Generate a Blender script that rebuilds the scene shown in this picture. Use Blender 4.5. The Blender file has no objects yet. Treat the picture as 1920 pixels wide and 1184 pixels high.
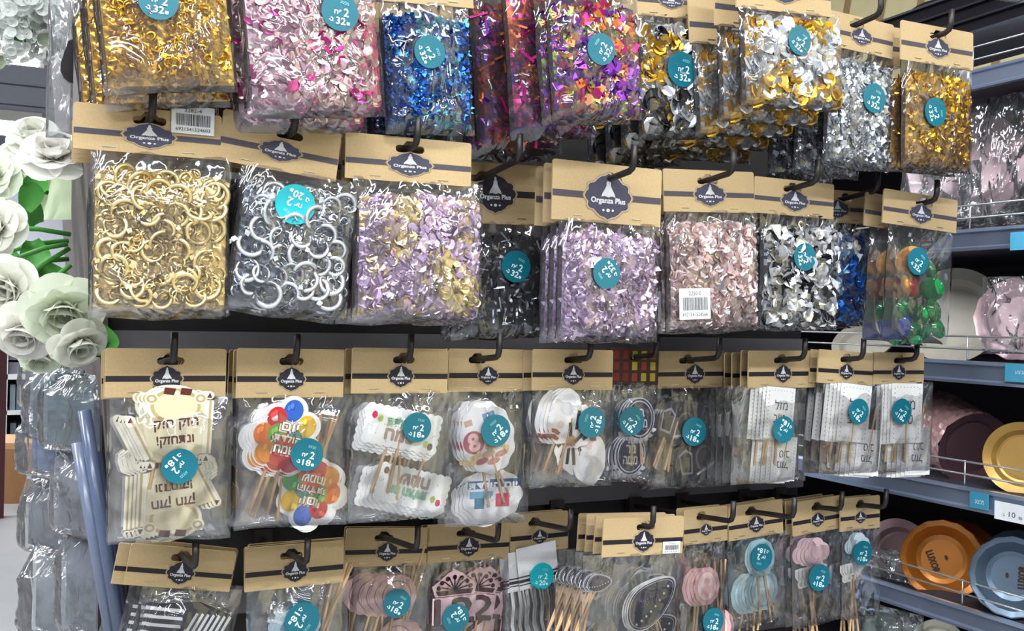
import bpy, bmesh, math, random
from mathutils import Vector, Matrix, noise
PI = math.pi
scn = bpy.context.scene
COL = scn.collection

# ------------------------------------------------------------------ camera
FPX, HORIZON = 1934.0, 597.0
CAM = Vector((0, 0, 1.5))
th, ro, pt = math.radians(26.1), math.radians(1.2), math.atan((HORIZON - 592) / FPX)
Fw = Vector((math.sin(th) * math.cos(pt), math.cos(th) * math.cos(pt), math.sin(pt)))
R0 = Vector((math.cos(th), -math.sin(th), 0))
U0 = R0.cross(Fw)
Rt = R0 * math.cos(ro) + U0 * math.sin(ro)
Up = U0 * math.cos(ro) - R0 * math.sin(ro)
cd = bpy.data.cameras.new('camera')
cam = bpy.data.objects.new('camera', cd)
COL.objects.link(cam)
cd.sensor_width = 36.0
cd.lens = FPX / 1920 * 36.0
cd.clip_start = 0.02
cam.matrix_world = Matrix(((Rt.x, Up.x, -Fw.x, CAM.x), (Rt.y, Up.y, -Fw.y, CAM.y), (Rt.z, Up.z, -Fw.z, CAM.z), (0, 0, 0, 1)))
scn.camera = cam

# ------------------------------------------------------------------ world, lamps, exposure
w = bpy.data.worlds.new('world')
scn.world = w
w.use_nodes = True
w.node_tree.nodes['Background'].inputs[0].default_value = (0.80, 0.88, 1.0, 1)
w.node_tree.nodes['Background'].inputs[1].default_value = 0.19
scn.view_settings.view_transform = 'Standard'
scn.view_settings.look = 'None'
scn.view_settings.exposure = 0.4
scn.view_settings.gamma = 1.0
scn.cycles.transparent_max_bounces = 40
scn.cycles.max_bounces = 7
scn.cycles.diffuse_bounces = 2
scn.cycles.glossy_bounces = 3
scn.cycles.transmission_bounces = 4
scn.cycles.sample_clamp_indirect = 6.0
CEIL = 3.45
# ceiling strip lamps of the shop: (x, y, length along x, watts)
LAMPS = [(-0.4, -1.3, 2.4, 66, .16), (2.2, -1.3, 2.4, 44, .16), (-3.0, -1.3, 2.4, 80, .16), (0.3, -3.2, 3.0, 40, .16), (-3.4, -3.2, 3.0, 40, .16), (0.2, 0.15, 2.4, 40, .16),
         (-1.9, 1.5, 2.4, 80, .16), (-1.62, 8.35, 3.6, 90, .7), (-1.56, 11.85, 3.6, 110, .95), (-2.2, 4.4, 3.0, 60, .16), (0.2, -5.2, 3.4, 36, .16)]
LAMP_OBS = []
for (lx, ly, ll, lw, lwd) in LAMPS:
    ld = bpy.data.lights.new('strip_lamp', 'AREA')
    ld.shape = 'RECTANGLE'
    ld.size, ld.size_y = ll, lwd
    ld.energy = lw
    ld.color = (0.95, 0.98, 1.0)
    lo = bpy.data.objects.new('strip_lamp', ld)
    COL.objects.link(lo)
    lo.location = (lx, ly, CEIL - 0.105)
    LAMP_OBS.append(lo)

# ------------------------------------------------------------------ helpers
def ray(px, py):
    return Fw + Rt * ((px - 960) / FPX) - Up * ((py - 592) / FPX)
def PY(px, py, D):
    d = ray(px, py)
    return CAM + d * (D / d.y)
def PX(px, py, S):
    d = ray(px, py)
    return CAM + d * (S / d.x)
def PZ(px, py, z=0.0):
    d = ray(px, py)
    return CAM + d * ((z - CAM.z) / d.z)
def c(r, g, b):
    return tuple(((v / 255) / 12.92 if v < 10.3 else ((v / 255 + 0.055) / 1.055) ** 2.4) for v in (r, g, b))
WHITE, BLACK, NAVY = c(238, 238, 236), c(22, 20, 24), c(44, 46, 66)

def mat(name, rough=0.5, metal=0.0, attr=False, col=(0.5, 0.5, 0.5), spec=0.5, nscale=60, namp=0.08, bump=0.0, coat=0.0, trans=0.0):
    m = bpy.data.materials.new(name)
    m.use_nodes = True
    nt = m.node_tree
    p = nt.nodes['Principled BSDF']
    p.inputs['Roughness'].default_value = rough
    p.inputs['Metallic'].default_value = metal
    p.inputs['Specular IOR Level'].default_value = spec
    p.inputs['Coat Weight'].default_value = coat
    p.inputs['Transmission Weight'].default_value = trans
    tc = nt.nodes.new('ShaderNodeTexCoord')
    n = nt.nodes.new('ShaderNodeTexNoise')
    n.inputs['Scale'].default_value = nscale
    n.inputs['Detail'].default_value = 3
    nt.links.new(tc.outputs['Object'], n.inputs['Vector'])
    mx = nt.nodes.new('ShaderNodeMix')
    mx.data_type = 'RGBA'
    mx.blend_type = 'MULTIPLY'
    mx.inputs[0].default_value = 1.0
    if attr:
        a = nt.nodes.new('ShaderNodeAttribute')
        a.attribute_name = 'Col'
        nt.links.new(a.outputs['Color'], mx.inputs[6])
    else:
        mx.inputs[6].default_value = (*col, 1)
    rp = nt.nodes.new('ShaderNodeMapRange')
    rp.inputs[1].default_value, rp.inputs[2].default_value = 0.25, 0.75
    rp.inputs[3].default_value, rp.inputs[4].default_value = 1 - namp, 1 + namp
    nt.links.new(n.outputs['Fac'], rp.inputs[0])
    nt.links.new(rp.outputs[0], mx.inputs[7])
    nt.links.new(mx.outputs[2], p.inputs['Base Color'])
    if bump:
        b = nt.nodes.new('ShaderNodeBump')
        b.inputs['Strength'].default_value = bump
        b.inputs['Distance'].default_value = 0.01
        nt.links.new(n.outputs['Fac'], b.inputs['Height'])
        nt.links.new(b.outputs[0], p.inputs['Normal'])
    return m

def petal_mat(name):
    m = mat(name, 0.6, attr=True, namp=0.06, nscale=30, spec=0.2)
    nt = m.node_tree
    p = nt.nodes['Principled BSDF']
    out = nt.nodes['Material Output']
    t = nt.nodes.new('ShaderNodeBsdfTranslucent')
    src = p.inputs['Base Color'].links[0].from_socket
    nt.links.new(src, t.inputs[0])
    mx = nt.nodes.new('ShaderNodeMixShader')
    mx.inputs[0].default_value = .4
    nt.links.new(p.outputs[0], mx.inputs[1])
    nt.links.new(t.outputs[0], mx.inputs[2])
    nt.links.new(mx.outputs[0], out.inputs[0])
    return m
def film_mat(name, tint=(0.97, 0.97, 0.98), base=0.05, fres=0.9, rough=0.07, haze=0.03, scale=38.0, strength=0.55):
    m = bpy.data.materials.new(name)
    m.use_nodes = True
    nt = m.node_tree
    nt.nodes.clear()
    out = nt.nodes.new('ShaderNodeOutputMaterial')
    tr = nt.nodes.new('ShaderNodeBsdfTransparent')
    tr.inputs[0].default_value = (*tint, 1)
    gl = nt.nodes.new('ShaderNodeBsdfGlossy')
    gl.inputs['Roughness'].default_value = rough
    df = nt.nodes.new('ShaderNodeBsdfDiffuse')
    df.inputs[0].default_value = (0.8, 0.8, 0.82, 1)
    tc = nt.nodes.new('ShaderNodeTexCoord')
    mp = nt.nodes.new('ShaderNodeMapping')
    mp.inputs['Scale'].default_value = (1.0, 1.0, 0.55)
    nz = nt.nodes.new('ShaderNodeTexNoise')
    nz.inputs['Scale'].default_value = scale
    nz.inputs['Detail'].default_value = 2.0
    nz.inputs['Distortion'].default_value = 1.2
    nt.links.new(tc.outputs['Object'], mp.inputs[0])
    nt.links.new(mp.outputs[0], nz.inputs['Vector'])
    bp = nt.nodes.new('ShaderNodeBump')
    bp.inputs['Strength'].default_value = strength
    bp.inputs['Distance'].default_value = 0.012
    nt.links.new(nz.outputs['Fac'], bp.inputs['Height'])
    nt.links.new(bp.outputs[0], gl.inputs['Normal'])
    fr = nt.nodes.new('ShaderNodeFresnel')
    fr.inputs['IOR'].default_value = 1.5
    nt.links.new(bp.outputs[0], fr.inputs['Normal'])
    ma = nt.nodes.new('ShaderNodeMath')
    ma.operation = 'MULTIPLY_ADD'
    ma.inputs[1].default_value = fres
    ma.inputs[2].default_value = base
    ma.use_clamp = True
    nt.links.new(fr.outputs[0], ma.inputs[0])
    m1 = nt.nodes.new('ShaderNodeMixShader')
    m1.inputs[0].default_value = haze
    nt.links.new(tr.outputs[0], m1.inputs[1])
    nt.links.new(df.outputs[0], m1.inputs[2])
    m2 = nt.nodes.new('ShaderNodeMixShader')
    nt.links.new(ma.outputs[0], m2.inputs[0])
    nt.links.new(m1.outputs[0], m2.inputs[1])
    nt.links.new(gl.outputs[0], m2.inputs[2])
    nt.links.new(m2.outputs[0], out.inputs[0])
    return m

M = {}
def glow_mat(name, strength):
    m = bpy.data.materials.new(name)
    m.use_nodes = True
    p = m.node_tree.nodes['Principled BSDF']
    p.inputs['Emission Color'].default_value = (0.93, 0.97, 1.0, 1)
    p.inputs['Emission Strength'].default_value = strength
    return m
M['lamp_glow'] = glow_mat('lamp_diffuser', 9.0)
M['kraft'] = mat('kraft_card', 0.75, col=c(184, 160, 120), nscale=420, namp=0.07, spec=0.2)
M['print'] = mat('printed_paper', 0.55, attr=True, namp=0.03, spec=0.3)
M['foil'] = mat('metallic_foil', 0.27, 0.72, attr=True, namp=0.05, nscale=90)
M['gloss'] = mat('coloured_plastic', 0.22, attr=True, namp=0.04)
M['sticker'] = mat('glossy_sticker', 0.3, attr=True, namp=0.03)
M['satin'] = mat('satin_metallic', 0.3, 0.45, attr=True, namp=0.05, nscale=25)
M['rail'] = mat('brushed_rail', 0.3, 0.8, attr=True, namp=0.04, nscale=12)
M['matte'] = mat('painted_surface', 0.7, attr=True, namp=0.06, nscale=20)
M['metal'] = mat('bare_metal', 0.3, 0.9, attr=True, namp=0.05)
M['hook'] = mat('black_hook_plastic', 0.45, col=c(30, 24, 24), namp=0.15)
M['wood'] = mat('bamboo_stick', 0.6, col=c(203, 168, 128), nscale=150, namp=0.15)
M['film'] = film_mat('clear_film', base=.085, scale=19.0, strength=1.0)
M['film_flat'] = film_mat('clear_film_flat', base=0.05, fres=0.9, haze=0.03, scale=14.0, strength=0.9)
M['film_haze'] = film_mat('hazy_plastic', tint=(0.9, 0.93, 0.95), base=0.08, haze=0.1, scale=22.0, strength=0.8, rough=0.12)
M['petal'] = petal_mat('silk_petal')
M['leaf'] = mat('silk_leaf', 0.5, attr=True, namp=0.15, nscale=40)
M['glassgem'] = mat('glass_gem', 0.06, attr=True, namp=0.03, coat=0.6, trans=0.12)

class G:
    def __init__(s):
        s.V, s.F, s.C, s.M = [], [], [], []
    def add(s, vs, fs, col=(.5, .5, .5), m=0):
        o = len(s.V)
        s.V.extend([tuple(v) for v in vs])
        for f in fs:
            s.F.append(tuple(i + o for i in f))
            s.C.append(col)
            s.M.append(m)
    def poly(s, pts, y, col, m=0):
        s.add([(p[0], y, p[1]) for p in pts], [tuple(range(len(pts)))], col, m)
    def slab(s, pts, y0, y1, col, side=None, m=0):
        n = len(pts)
        s.add([(p[0], y0, p[1]) for p in pts] + [(p[0], y1, p[1]) for p in pts],
              [tuple(range(n)), tuple(range(2 * n - 1, n - 1, -1))], col, m)
        o = len(s.V) - 2 * n
        for i in range(n):
            j = (i + 1) % n
            s.F.append((o + j, o + i, o + n + i, o + n + j))
            s.C.append(side or col)
            s.M.append(m)
    def box(s, a, b, col, m=0):
        x0, y0, z0 = a
        x1, y1, z1 = b
        s.add([(x0, y0, z0), (x1, y0, z0), (x1, y1, z0), (x0, y1, z0), (x0, y0, z1), (x1, y0, z1), (x1, y1, z1), (x0, y1, z1)],
              [(0, 3, 2, 1), (4, 5, 6, 7), (0, 1, 5, 4), (1, 2, 6, 5), (2, 3, 7, 6), (3, 0, 4, 7)], col, m)
    def tube(s, pts, r, col, n=8, m=0, taper=None):
        pts = [Vector(p) for p in pts]
        rings, vs = [], []
        prev = None
        for i, p in enumerate(pts):
            d = (pts[min(i + 1, len(pts) - 1)] - pts[max(i - 1, 0)]).normalized()
            if prev is None:
                a = d.orthogonal().normalized()
            else:
                a = (prev - d * prev.dot(d)).normalized()
            prev = a
            b = d.cross(a)
            rr = r if taper is None else r * taper[i]
            for k in range(n):
                t = 2 * PI * k / n
                vs.append(p + a * (rr * math.cos(t)) + b * (rr * math.sin(t)))
        fs = []
        for i in range(len(pts) - 1):
            for k in range(n):
                k2 = (k + 1) % n
                fs.append((i * n + k, i * n + k2, (i + 1) * n + k2, (i + 1) * n + k))
        fs.append(tuple(range(n - 1, -1, -1)))
        fs.append(tuple(range((len(pts) - 1) * n, len(pts) * n)))
        s.add(vs, fs, col, m)
    def lathe(s, prof, col, n=40, m=0, wob=None):
        # profile (radius, height) turned about the y axis, opening toward -y
        rm = max(p[0] for p in prof)
        def rg(r, h):
            out = []
            for k in range(n):
                t = 2 * PI * k / n
                q = r * (1 + (wob(t) * (r / rm) ** 3 if wob else 0))
                out.append((q * math.cos(t), -h, q * math.sin(t)))
            return out
        for i in range(len(prof) - 1):
            s.add(rg(*prof[i]) + rg(*prof[i + 1]), [(k, (k + 1) % n, n + (k + 1) % n, n + k) for k in range(n)], col, m)
        s.add(rg(*prof[-1]), [tuple(range(n - 1, -1, -1))], col, m)
    def mesh(s, name, mats, smooth=False):
        me = bpy.data.meshes.new(name)
        me.from_pydata(s.V, [], s.F)
        a = me.attributes.new('Col', 'FLOAT_COLOR', 'FACE')
        buf = []
        for q in s.C:
            buf.extend((q[0], q[1], q[2], 1.0))
        a.data.foreach_set('color', buf)
        for q in (mats if isinstance(mats, (list, tuple)) else [mats]):
            me.materials.append(M[q] if isinstance(q, str) else q)
        me.polygons.foreach_set('material_index', s.M)
        if smooth:
            me.polygons.foreach_set('use_smooth', [True] * len(me.polygons))
        me.update()
        return me
    def build(s, name, mats, parent=None, smooth=False):
        return ob(name, s.mesh(name, mats, smooth), parent)

def ob(name, me, parent=None):
    o = bpy.data.objects.new(name, me)
    COL.objects.link(o)
    o.parent = parent
    return o
def tag(o, label=None, cat=None, group=None, kind=None):
    if label: o['label'] = label
    if cat: o['category'] = cat
    if group: o['group'] = group
    if kind: o['kind'] = kind
    return o
def empty(name, loc, label, cat, group=None, roll=0.0):
    o = bpy.data.objects.new(name, None)
    COL.objects.link(o)
    o.empty_display_size = 0.02
    o.location = loc
    o.rotation_euler = (0, roll, 0)
    return tag(o, label, cat, group)
def copy_tree(o, parent=None):
    q = o.copy()
    COL.objects.link(q)
    q.parent = parent
    for ch in KIDS(o):
        copy_tree(ch, q)
    return q
def KIDS(o):
    return [x for x in list(o.children)]

_T = {}
def textgeo(sx):
    if sx in _T:
        return _T[sx]
    cu = bpy.data.curves.new('t', 'FONT')
    cu.body = sx
    cu.resolution_u = 2
    cu.align_x = 'CENTER'
    o = bpy.data.objects.new('t', cu)
    COL.objects.link(o)
    bpy.context.view_layer.update()
    dg = bpy.context.evaluated_depsgraph_get()
    me = bpy.data.meshes.new_from_object(o.evaluated_get(dg))
    vs = [(v.co.x, v.co.y) for v in me.vertices]
    fs = [tuple(p.vertices) for p in me.polygons]
    bpy.data.objects.remove(o)
    bpy.data.curves.remove(cu)
    bpy.data.meshes.remove(me)
    x0, x1 = min(v[0] for v in vs), max(v[0] for v in vs)
    y0, y1 = min(v[1] for v in vs), max(v[1] for v in vs)
    vs = [(v[0] - (x0 + x1) / 2, v[1] - (y0 + y1) / 2) for v in vs]
    _T[sx] = (vs, fs, x1 - x0, y1 - y0)
    return _T[sx]
def heb(s):
    return s[::-1]
def text(g, s, x, z, wid, hei, y, col, rot=0.0, m=0, bold=0.0):
    vs, fs, tw, thh = textgeo(s)
    ca, sa = math.cos(rot), math.sin(rot)
    offs = [(0, 0)] if not bold else [(0, 0), (bold, 0), (-bold, 0), (0, bold), (0, -bold)]
    for i, (bx, bz) in enumerate(offs):
        out = []
        for (a, b) in vs:
            a, b = a / tw * wid + bx, b / thh * hei + bz
            out.append((x + a * ca - b * sa, y - i * 1e-5, z + a * sa + b * ca))
        g.add(out, fs, col, m)

def circ(x, z, rx, rz=None, n=24, wob=0.0, k=10, ph=0.0):
    rz = rx if rz is None else rz
    return [(x + rx * (1 + wob * math.cos(k * t + ph)) * math.cos(t), z + rz * (1 + wob * math.cos(k * t + ph)) * math.sin(t))
            for t in [2 * PI * i / n for i in range(n)]]
def rect(x0, z0, x1, z1):
    return [(x0, z0), (x1, z0), (x1, z1), (x0, z1)]
def rot2(pts, a, ox=0, oz=0):
    ca, sa = math.cos(a), math.sin(a)
    return [(ox + (p[0] - ox) * ca - (p[1] - oz) * sa, oz + (p[0] - ox) * sa + (p[1] - oz) * ca) for p in pts]
def scallop_rect(x0, z0, x1, z1, step=0.09, amp=0.022):
    out = []
    def edge(a, b):
        L = math.hypot(b[0] - a[0], b[1] - a[1])
        k = max(2, round(L / step))
        nx, nz = (b[1] - a[1]) / L, -(b[0] - a[0]) / L
        for i in range(k * 4):
            t = i / (k * 4)
            h = amp * abs(math.sin(t * k * PI))
            out.append((a[0] + (b[0] - a[0]) * t + nx * h, a[1] + (b[1] - a[1]) * t + nz * h))
    edge((x0, z0), (x1, z0)); edge((x1, z0), (x1, z1)); edge((x1, z1), (x0, z1)); edge((x0, z1), (x0, z0))
    return out

# ------------------------------------------------------------------ setting: floor, ceiling, walls
def struct(o):
    o['kind'] = 'structure'
    return o
g = G(); g.box((-9, -6, -0.1), (4, 15, 0.0), c(150, 152, 156))
struct(g.build('floor', mat('polished_concrete_floor', 0.35, attr=True, nscale=3.0, namp=0.06)))
g = G(); g.box((-9, -6, CEIL), (4, 15, CEIL + 0.1), c(118, 122, 136))
for k in range(-6, 15, 1):
    g.box((-9, k - 0.012, CEIL - 0.012), (4, k + 0.012, CEIL), c(96, 100, 112))
struct(g.build('ceiling', 'matte'))
g = G(); g.box((-9, 13.5, 0), (4, 13.6, CEIL), c(150, 152, 162))
struct(g.build('wall_back', 'matte'))
g = G(); g.box((2.45, -6, 0), (2.55, 13.5, CEIL), c(236, 222, 170))
for k in range(46):
    y = -1.0 + k * 0.16
    g.add([(2.448, y, 1.2), (2.448, y + 0.028, 1.2), (2.448, y + 0.028 - 0.5, CEIL), (2.448, y - 0.5, CEIL)], [(0, 3, 2, 1)], c(168, 138, 96))
struct(g.build('wall_right', 'matte'))
for i, (lx, ly, ll, lw, lwd) in enumerate(LAMPS):
    r = empty('ceiling_light', (lx, ly, CEIL), ['white strip light above the aisle in front of the confetti rack', 'white strip light above the aisle toward the plate shelves',
        'white strip light left of the aisle', 'strip light two aisles behind the viewer', 'strip light far behind and left of the viewer', 'strip light right above the top of the confetti rack',
        'strip light over the rose bouquet side', 'bright strip light seen behind the white flowers at upper left', 'farthest bright strip light seen above the roses', 'strip light over the shop floor at left', 'strip light three aisles behind the viewer'][i], 'ceiling light', 'ceiling strip lights')
    g = G(); g.box((-ll / 2 - 0.04, -lwd / 2 - 0.03, -0.10), (ll / 2 + 0.04, lwd / 2 + 0.03, 0), c(235, 235, 235))
    g.build('housing', 'matte', r)
    g = G(); g.box((-ll / 2, -lwd / 2, -0.104), (ll / 2, lwd / 2, -0.1), c(240, 246, 255)); g.build('diffuser', 'lamp_glow', r)
    LAMP_OBS[i].parent = r
    LAMP_OBS[i].location = (0, 0, -0.105)

# ------------------------------------------------------------------ the display rack
YB = 1.40
rack = empty('display_rack', (0.1, YB, 0.0), 'dark slatted display rack carrying all the hanging confetti and topper packs', 'display rack')
def rk(gm, name, m):
    o = gm.build(name, m, rack)
    o.matrix_parent_inverse = Matrix.Translation((-0.1, -YB, 0))
    return o
XL = PY(195, 650, YB).x
XR = 1.25
ztop = PY(300, -330, YB).z
g = G(); g.box((XL, YB, 0.05), (XR, YB + 0.03, ztop), c(20, 16, 18)); rk(g, 'back_panel', 'matte')
for py in (-220, 20, 300, 470, 640, 806, 978, 1150, 1330):
    z = PY(210, py, YB).z
    g = G(); g.box((XL + 0.004, YB - 0.014, z - 0.014), (XR, YB + 0.001, z + 0.014), c(96, 94, 98)); rk(g, 'slot_rail', 'matte')
g = G()
p0, p1 = PY(150, 0, YB), PY(233, 1184, YB)
dzx = (p1.x - p0.x) / (p1.z - p0.z)
xa, xb = p0.x + dzx * (ztop - p0.z), p0.x + dzx * (0.0 - p0.z)
g.add([(xa - 0.008, YB - 0.03, ztop), (xa + 0.004, YB - 0.03, ztop), (xb + 0.004, YB - 0.03, 0), (xb - 0.008, YB - 0.03, 0),
       (xa - 0.008, YB + 0.62, ztop), (xa + 0.004, YB + 0.62, ztop), (xb + 0.004, YB + 0.62, 0), (xb - 0.008, YB + 0.62, 0)],
      [(0, 3, 2, 1), (4, 5, 6, 7), (0, 1, 5, 4), (1, 2, 6, 5), (2, 3, 7, 6), (3, 0, 4, 7)], c(92, 82, 80))
rk(g, 'end_panel', 'matte')

# ------------------------------------------------------------------ hooks
UPT = math.tan(math.radians(5.0))
def hook(P, tip_y, label, up=0.028, r=0.0038):
    """P: where the first card hangs; the shaft runs from the rack to tip_y, then turns up."""
    o = empty('peg_hook', (P.x, YB - 0.012, P.z - UPT * (YB - P.y)), label, 'hook', 'black peg hooks of the rack')
    f = lambda y: Vector((0, y - (YB - 0.012), UPT * (YB - y)))
    pts = [f(YB - 0.012), f((YB + tip_y) / 2), f(tip_y + 0.008)]
    b = f(tip_y)
    pts += [b + Vector((0, 0.002, 0.002)), b + Vector((0, -0.001, 0.008)), b + Vector((0, -0.002, up))]
    g = G(); g.tube(pts, r, BLACK, 10); g.build('shaft', 'hook', o, True)
    g = G(); g.box((-0.012, -0.006, -0.02), (0.012, 0.006, 0.016), BLACK); g.build('base', 'hook', o)
    return o

# ------------------------------------------------------------------ header cards
EMB = [(-1, 0), (-.93, .16), (-.84, .24), (-.86, .42), (-.78, .52), (-.6, .56), (-.44, .74), (-.3, .84), (-.14, .88), (0, .98)]
EMB = EMB + [(-x, z) for (x, z) in EMB[-2::-1]]
EMB = EMB + [(x, -z) for (x, z) in EMB[-2:0:-1]]
EMB = EMB[::-1]
DRESS = [(-.30, -.02), (-.16, .02), (0, -.03), (.16, .02), (.30, -.02), (.26, .12), (.14, .34), (.09, .48), (.1, .6), (.05, .66), (.05, .78), (0, .84), (-.05, .78), (-.05, .66), (-.1, .6), (-.09, .48), (-.14, .34), (-.26, .12)]
def emblem_mesh(dark):
    g = G()
    g.poly([(x * 1.09, z * 1.1) for x, z in EMB], 0, c(150, 134, 112))
    g.poly([(x * 1.04, z * 1.04) for x, z in EMB], -0.006, c(198, 172, 134))
    g.poly(EMB, -0.012, dark)
    g.poly(DRESS, -0.02, c(206, 206, 210))
    text(g, 'Organza Plus', 0, -.2, 1.45, .3, -0.02, c(206, 206, 210), bold=0.012)
    for x, s in ((-.2, .05), (0, .075), (.2, .05)):
        g.poly(circ(x, -.58, s, n=10), -0.02, c(214, 214, 216))
    return g.mesh('emblem', 'print')
EMBLEM = {0: emblem_mesh(c(66, 66, 84)), 1: emblem_mesh(c(40, 38, 48))}
def header_mesh(W, H, slot_z, slot_x=0.0, slot_w=0.23, slot_h=0.008):
    bm = bmesh.new()
    def loop(pts):
        vs = [bm.verts.new((p[0], 0, p[1])) for p in pts]
        return [bm.edges.new((vs[i], vs[(i + 1) % len(vs)])) for i in range(len(vs))]
    e = loop([(-W / 2, -H), (W / 2, -H), (W / 2, -0.002), (W / 2 - 0.002, 0), (-W / 2 + 0.002, 0), (-W / 2, -0.002)])
    hw, sh = slot_w * W / 2, slot_h / 2
    s = []
    for i in range(9):
        t = -PI / 2 + PI * i / 8
        s.append((slot_x + hw - sh + sh * math.cos(t), slot_z + sh * math.sin(t)))
    s += [(slot_x + 0.008, slot_z + sh), (slot_x + 0.004, slot_z + sh + 0.0045), (slot_x - 0.004, slot_z + sh + 0.0045), (slot_x - 0.008, slot_z + sh)]
    for i in range(9):
        t = PI / 2 + PI * i / 8
        s.append((slot_x - hw + sh + sh * math.cos(t), slot_z + sh * math.sin(t)))
    e += loop(s)
    bmesh.ops.triangle_fill(bm, use_beauty=True, edges=e)
    for f in bm.faces:
        if f.normal.y > 0: f.normal_flip()
    r = bmesh.ops.extrude_face_region(bm, geom=list(bm.faces))
    bmesh.ops.translate(bm, verts=[v for v in r['geom'] if isinstance(v, bmesh.types.BMVert)], vec=(0, 0.0022, 0))
    bmesh.ops.recalc_face_normals(bm, faces=bm.faces)
    me = bpy.data.meshes.new('header_card')
    bm.to_mesh(me)
    bm.free()
    me.materials.append(M['kraft'])
    return me

# ------------------------------------------------------------------ film bags and fillings
def prof(u, v, T):
    a = max(0.0, 1 - abs(2 * u - 1) ** 4) ** 0.6
    b = min(1.0, max(0.0, v) / 0.3) ** 0.9 * max(0.0, 1 - max(0.0, (v - 0.84) / 0.16) ** 2.2) ** 0.6
    return T / 2 * a * b
def film_mesh(W, L, T, seed, name='plastic_bag', crinkle=0.0016, mt='film'):
    NU, NV = 26, 30
    g = G()
    sd = seed * 7.31
    for side in (-1, 1):
        vs = []
        for j in range(NV + 1):
            for i in range(NU + 1):
                u, v = i / NU, j / NV
                x, z = (u - .5) * W, -v * L
                edge = min(u, 1 - u, 1 - v) * 8
                k = min(1.0, edge)
                y = side * (prof(u, v, T) * 1.0 + 0.0006)
                q = noise.noise(Vector((x * 34 + sd, side * 3.1, z * 22 + sd))) + 0.7 * abs(noise.noise(Vector((x * 75 - sd, side, z * 48)))) - .2
                y += side * q * crinkle * (0.35 + k)
                wx = noise.noise(Vector((z * 18 + sd, side * 0.0, 1.7))) * 0.0022 * (1 if u in (0, 1) else 0)
                wz = noise.noise(Vector((x * 20 + sd, 0.0, 5.7))) * 0.003 * (1 if v == 1 else 0)
                vs.append((x + wx, y, z + wz))
        fs = []
        for j in range(NV):
            for i in range(NU):
                a = j * (NU + 1) + i
                f = (a, a + NU + 1, a + NU + 2, a + 1)
                fs.append(f if side < 0 else f[::-1])
        g.add(vs, fs)
    return g.mesh(name, mt, True)

def shape2(kind):
    if kind == 'disc': return circ(0, 0, 1, n=8)
    if kind == 'oval': return circ(0, 0, 1, .55, n=8)
    if kind == 'sq': return rect(-.8, -.8, .8, .8)
    if kind == 'star': return [((1 if i % 2 == 0 else .42) * math.cos(PI / 2 + i * PI / 5), (1 if i % 2 == 0 else .42) * math.sin(PI / 2 + i * PI / 5)) for i in range(10)]
    if kind == 'leaf': return [(-1, 0), (-.5, -.3), (.2, -.38), (1, 0), (.2, .38), (-.5, .3)]
    if kind == 'heart': return [(0, -1), (.9, .1), (.85, .6), (.45, .8), (0, .4), (-.45, .8), (-.85, .6), (-.9, .1)]
    if kind == 'fly': return [(0, -.5), (.6, -.9), (.9, -.3), (.5, 0), (1, .7), (.3, .8), (0, .2), (-.3, .8), (-1, .7), (-.5, 0), (-.9, -.3), (-.6, -.9)]
    if kind == 'strip': return rect(-1.2, -.16, 1.2, .16)
def ring_geo(g, Rm, R, wdt, col, n=16, t=0.0006, f=0.85):
    """a flat foil ring, outer radius R, band wdt"""
    vs = []
    for i in range(n):
        a = 2 * PI * i / n
        ca, sa = math.cos(a), math.sin(a)
        for (r, y) in ((R, 0), (R - wdt * .5, -t), (R - wdt, 0), (R - wdt * .5, t)):
            vs.append(Rm @ Vector((r * ca, y, r * sa * f)))
    fs = []
    for i in range(n):
        j = (i + 1) % n
        for k in range(4):
            k2 = (k + 1) % 4
            fs.append((i * 4 + k, j * 4 + k, j * 4 + k2, i * 4 + k2))
    g.add(vs, fs, col)
def rand_frame(rnd, tilt):
    n = Vector((rnd.gauss(0, tilt), -1, rnd.gauss(0, tilt))).normalized()
    x = Vector((1, 0, 0)); x = (x - n * x.dot(n)).normalized()
    z = x.cross(n) * -1
    z = n.cross(x)
    a = rnd.random() * 2 * PI
    X = x * math.cos(a) + z * math.sin(a)
    Z = z * math.cos(a) - x * math.sin(a)
    return X, n, Z
def jit(rnd, q, a=0.12):
    k = 1 + rnd.uniform(-a, a)
    return tuple(min(1.0, max(0.0, v * k)) for v in q)
def patchy(cols, x, z, rnd, seed, clump):
    """pick a colour; like colours lie together in the bag when clump > 0"""
    if clump <= 0: return rnd.choice(cols)
    q = noise.noise(Vector((x * clump + seed * 3.3, seed * 1.7, z * clump))) * 0.9 + 0.5 + rnd.uniform(-.22, .22)
    return cols[int(min(.999, max(0, q)) * len(cols))]
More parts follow.
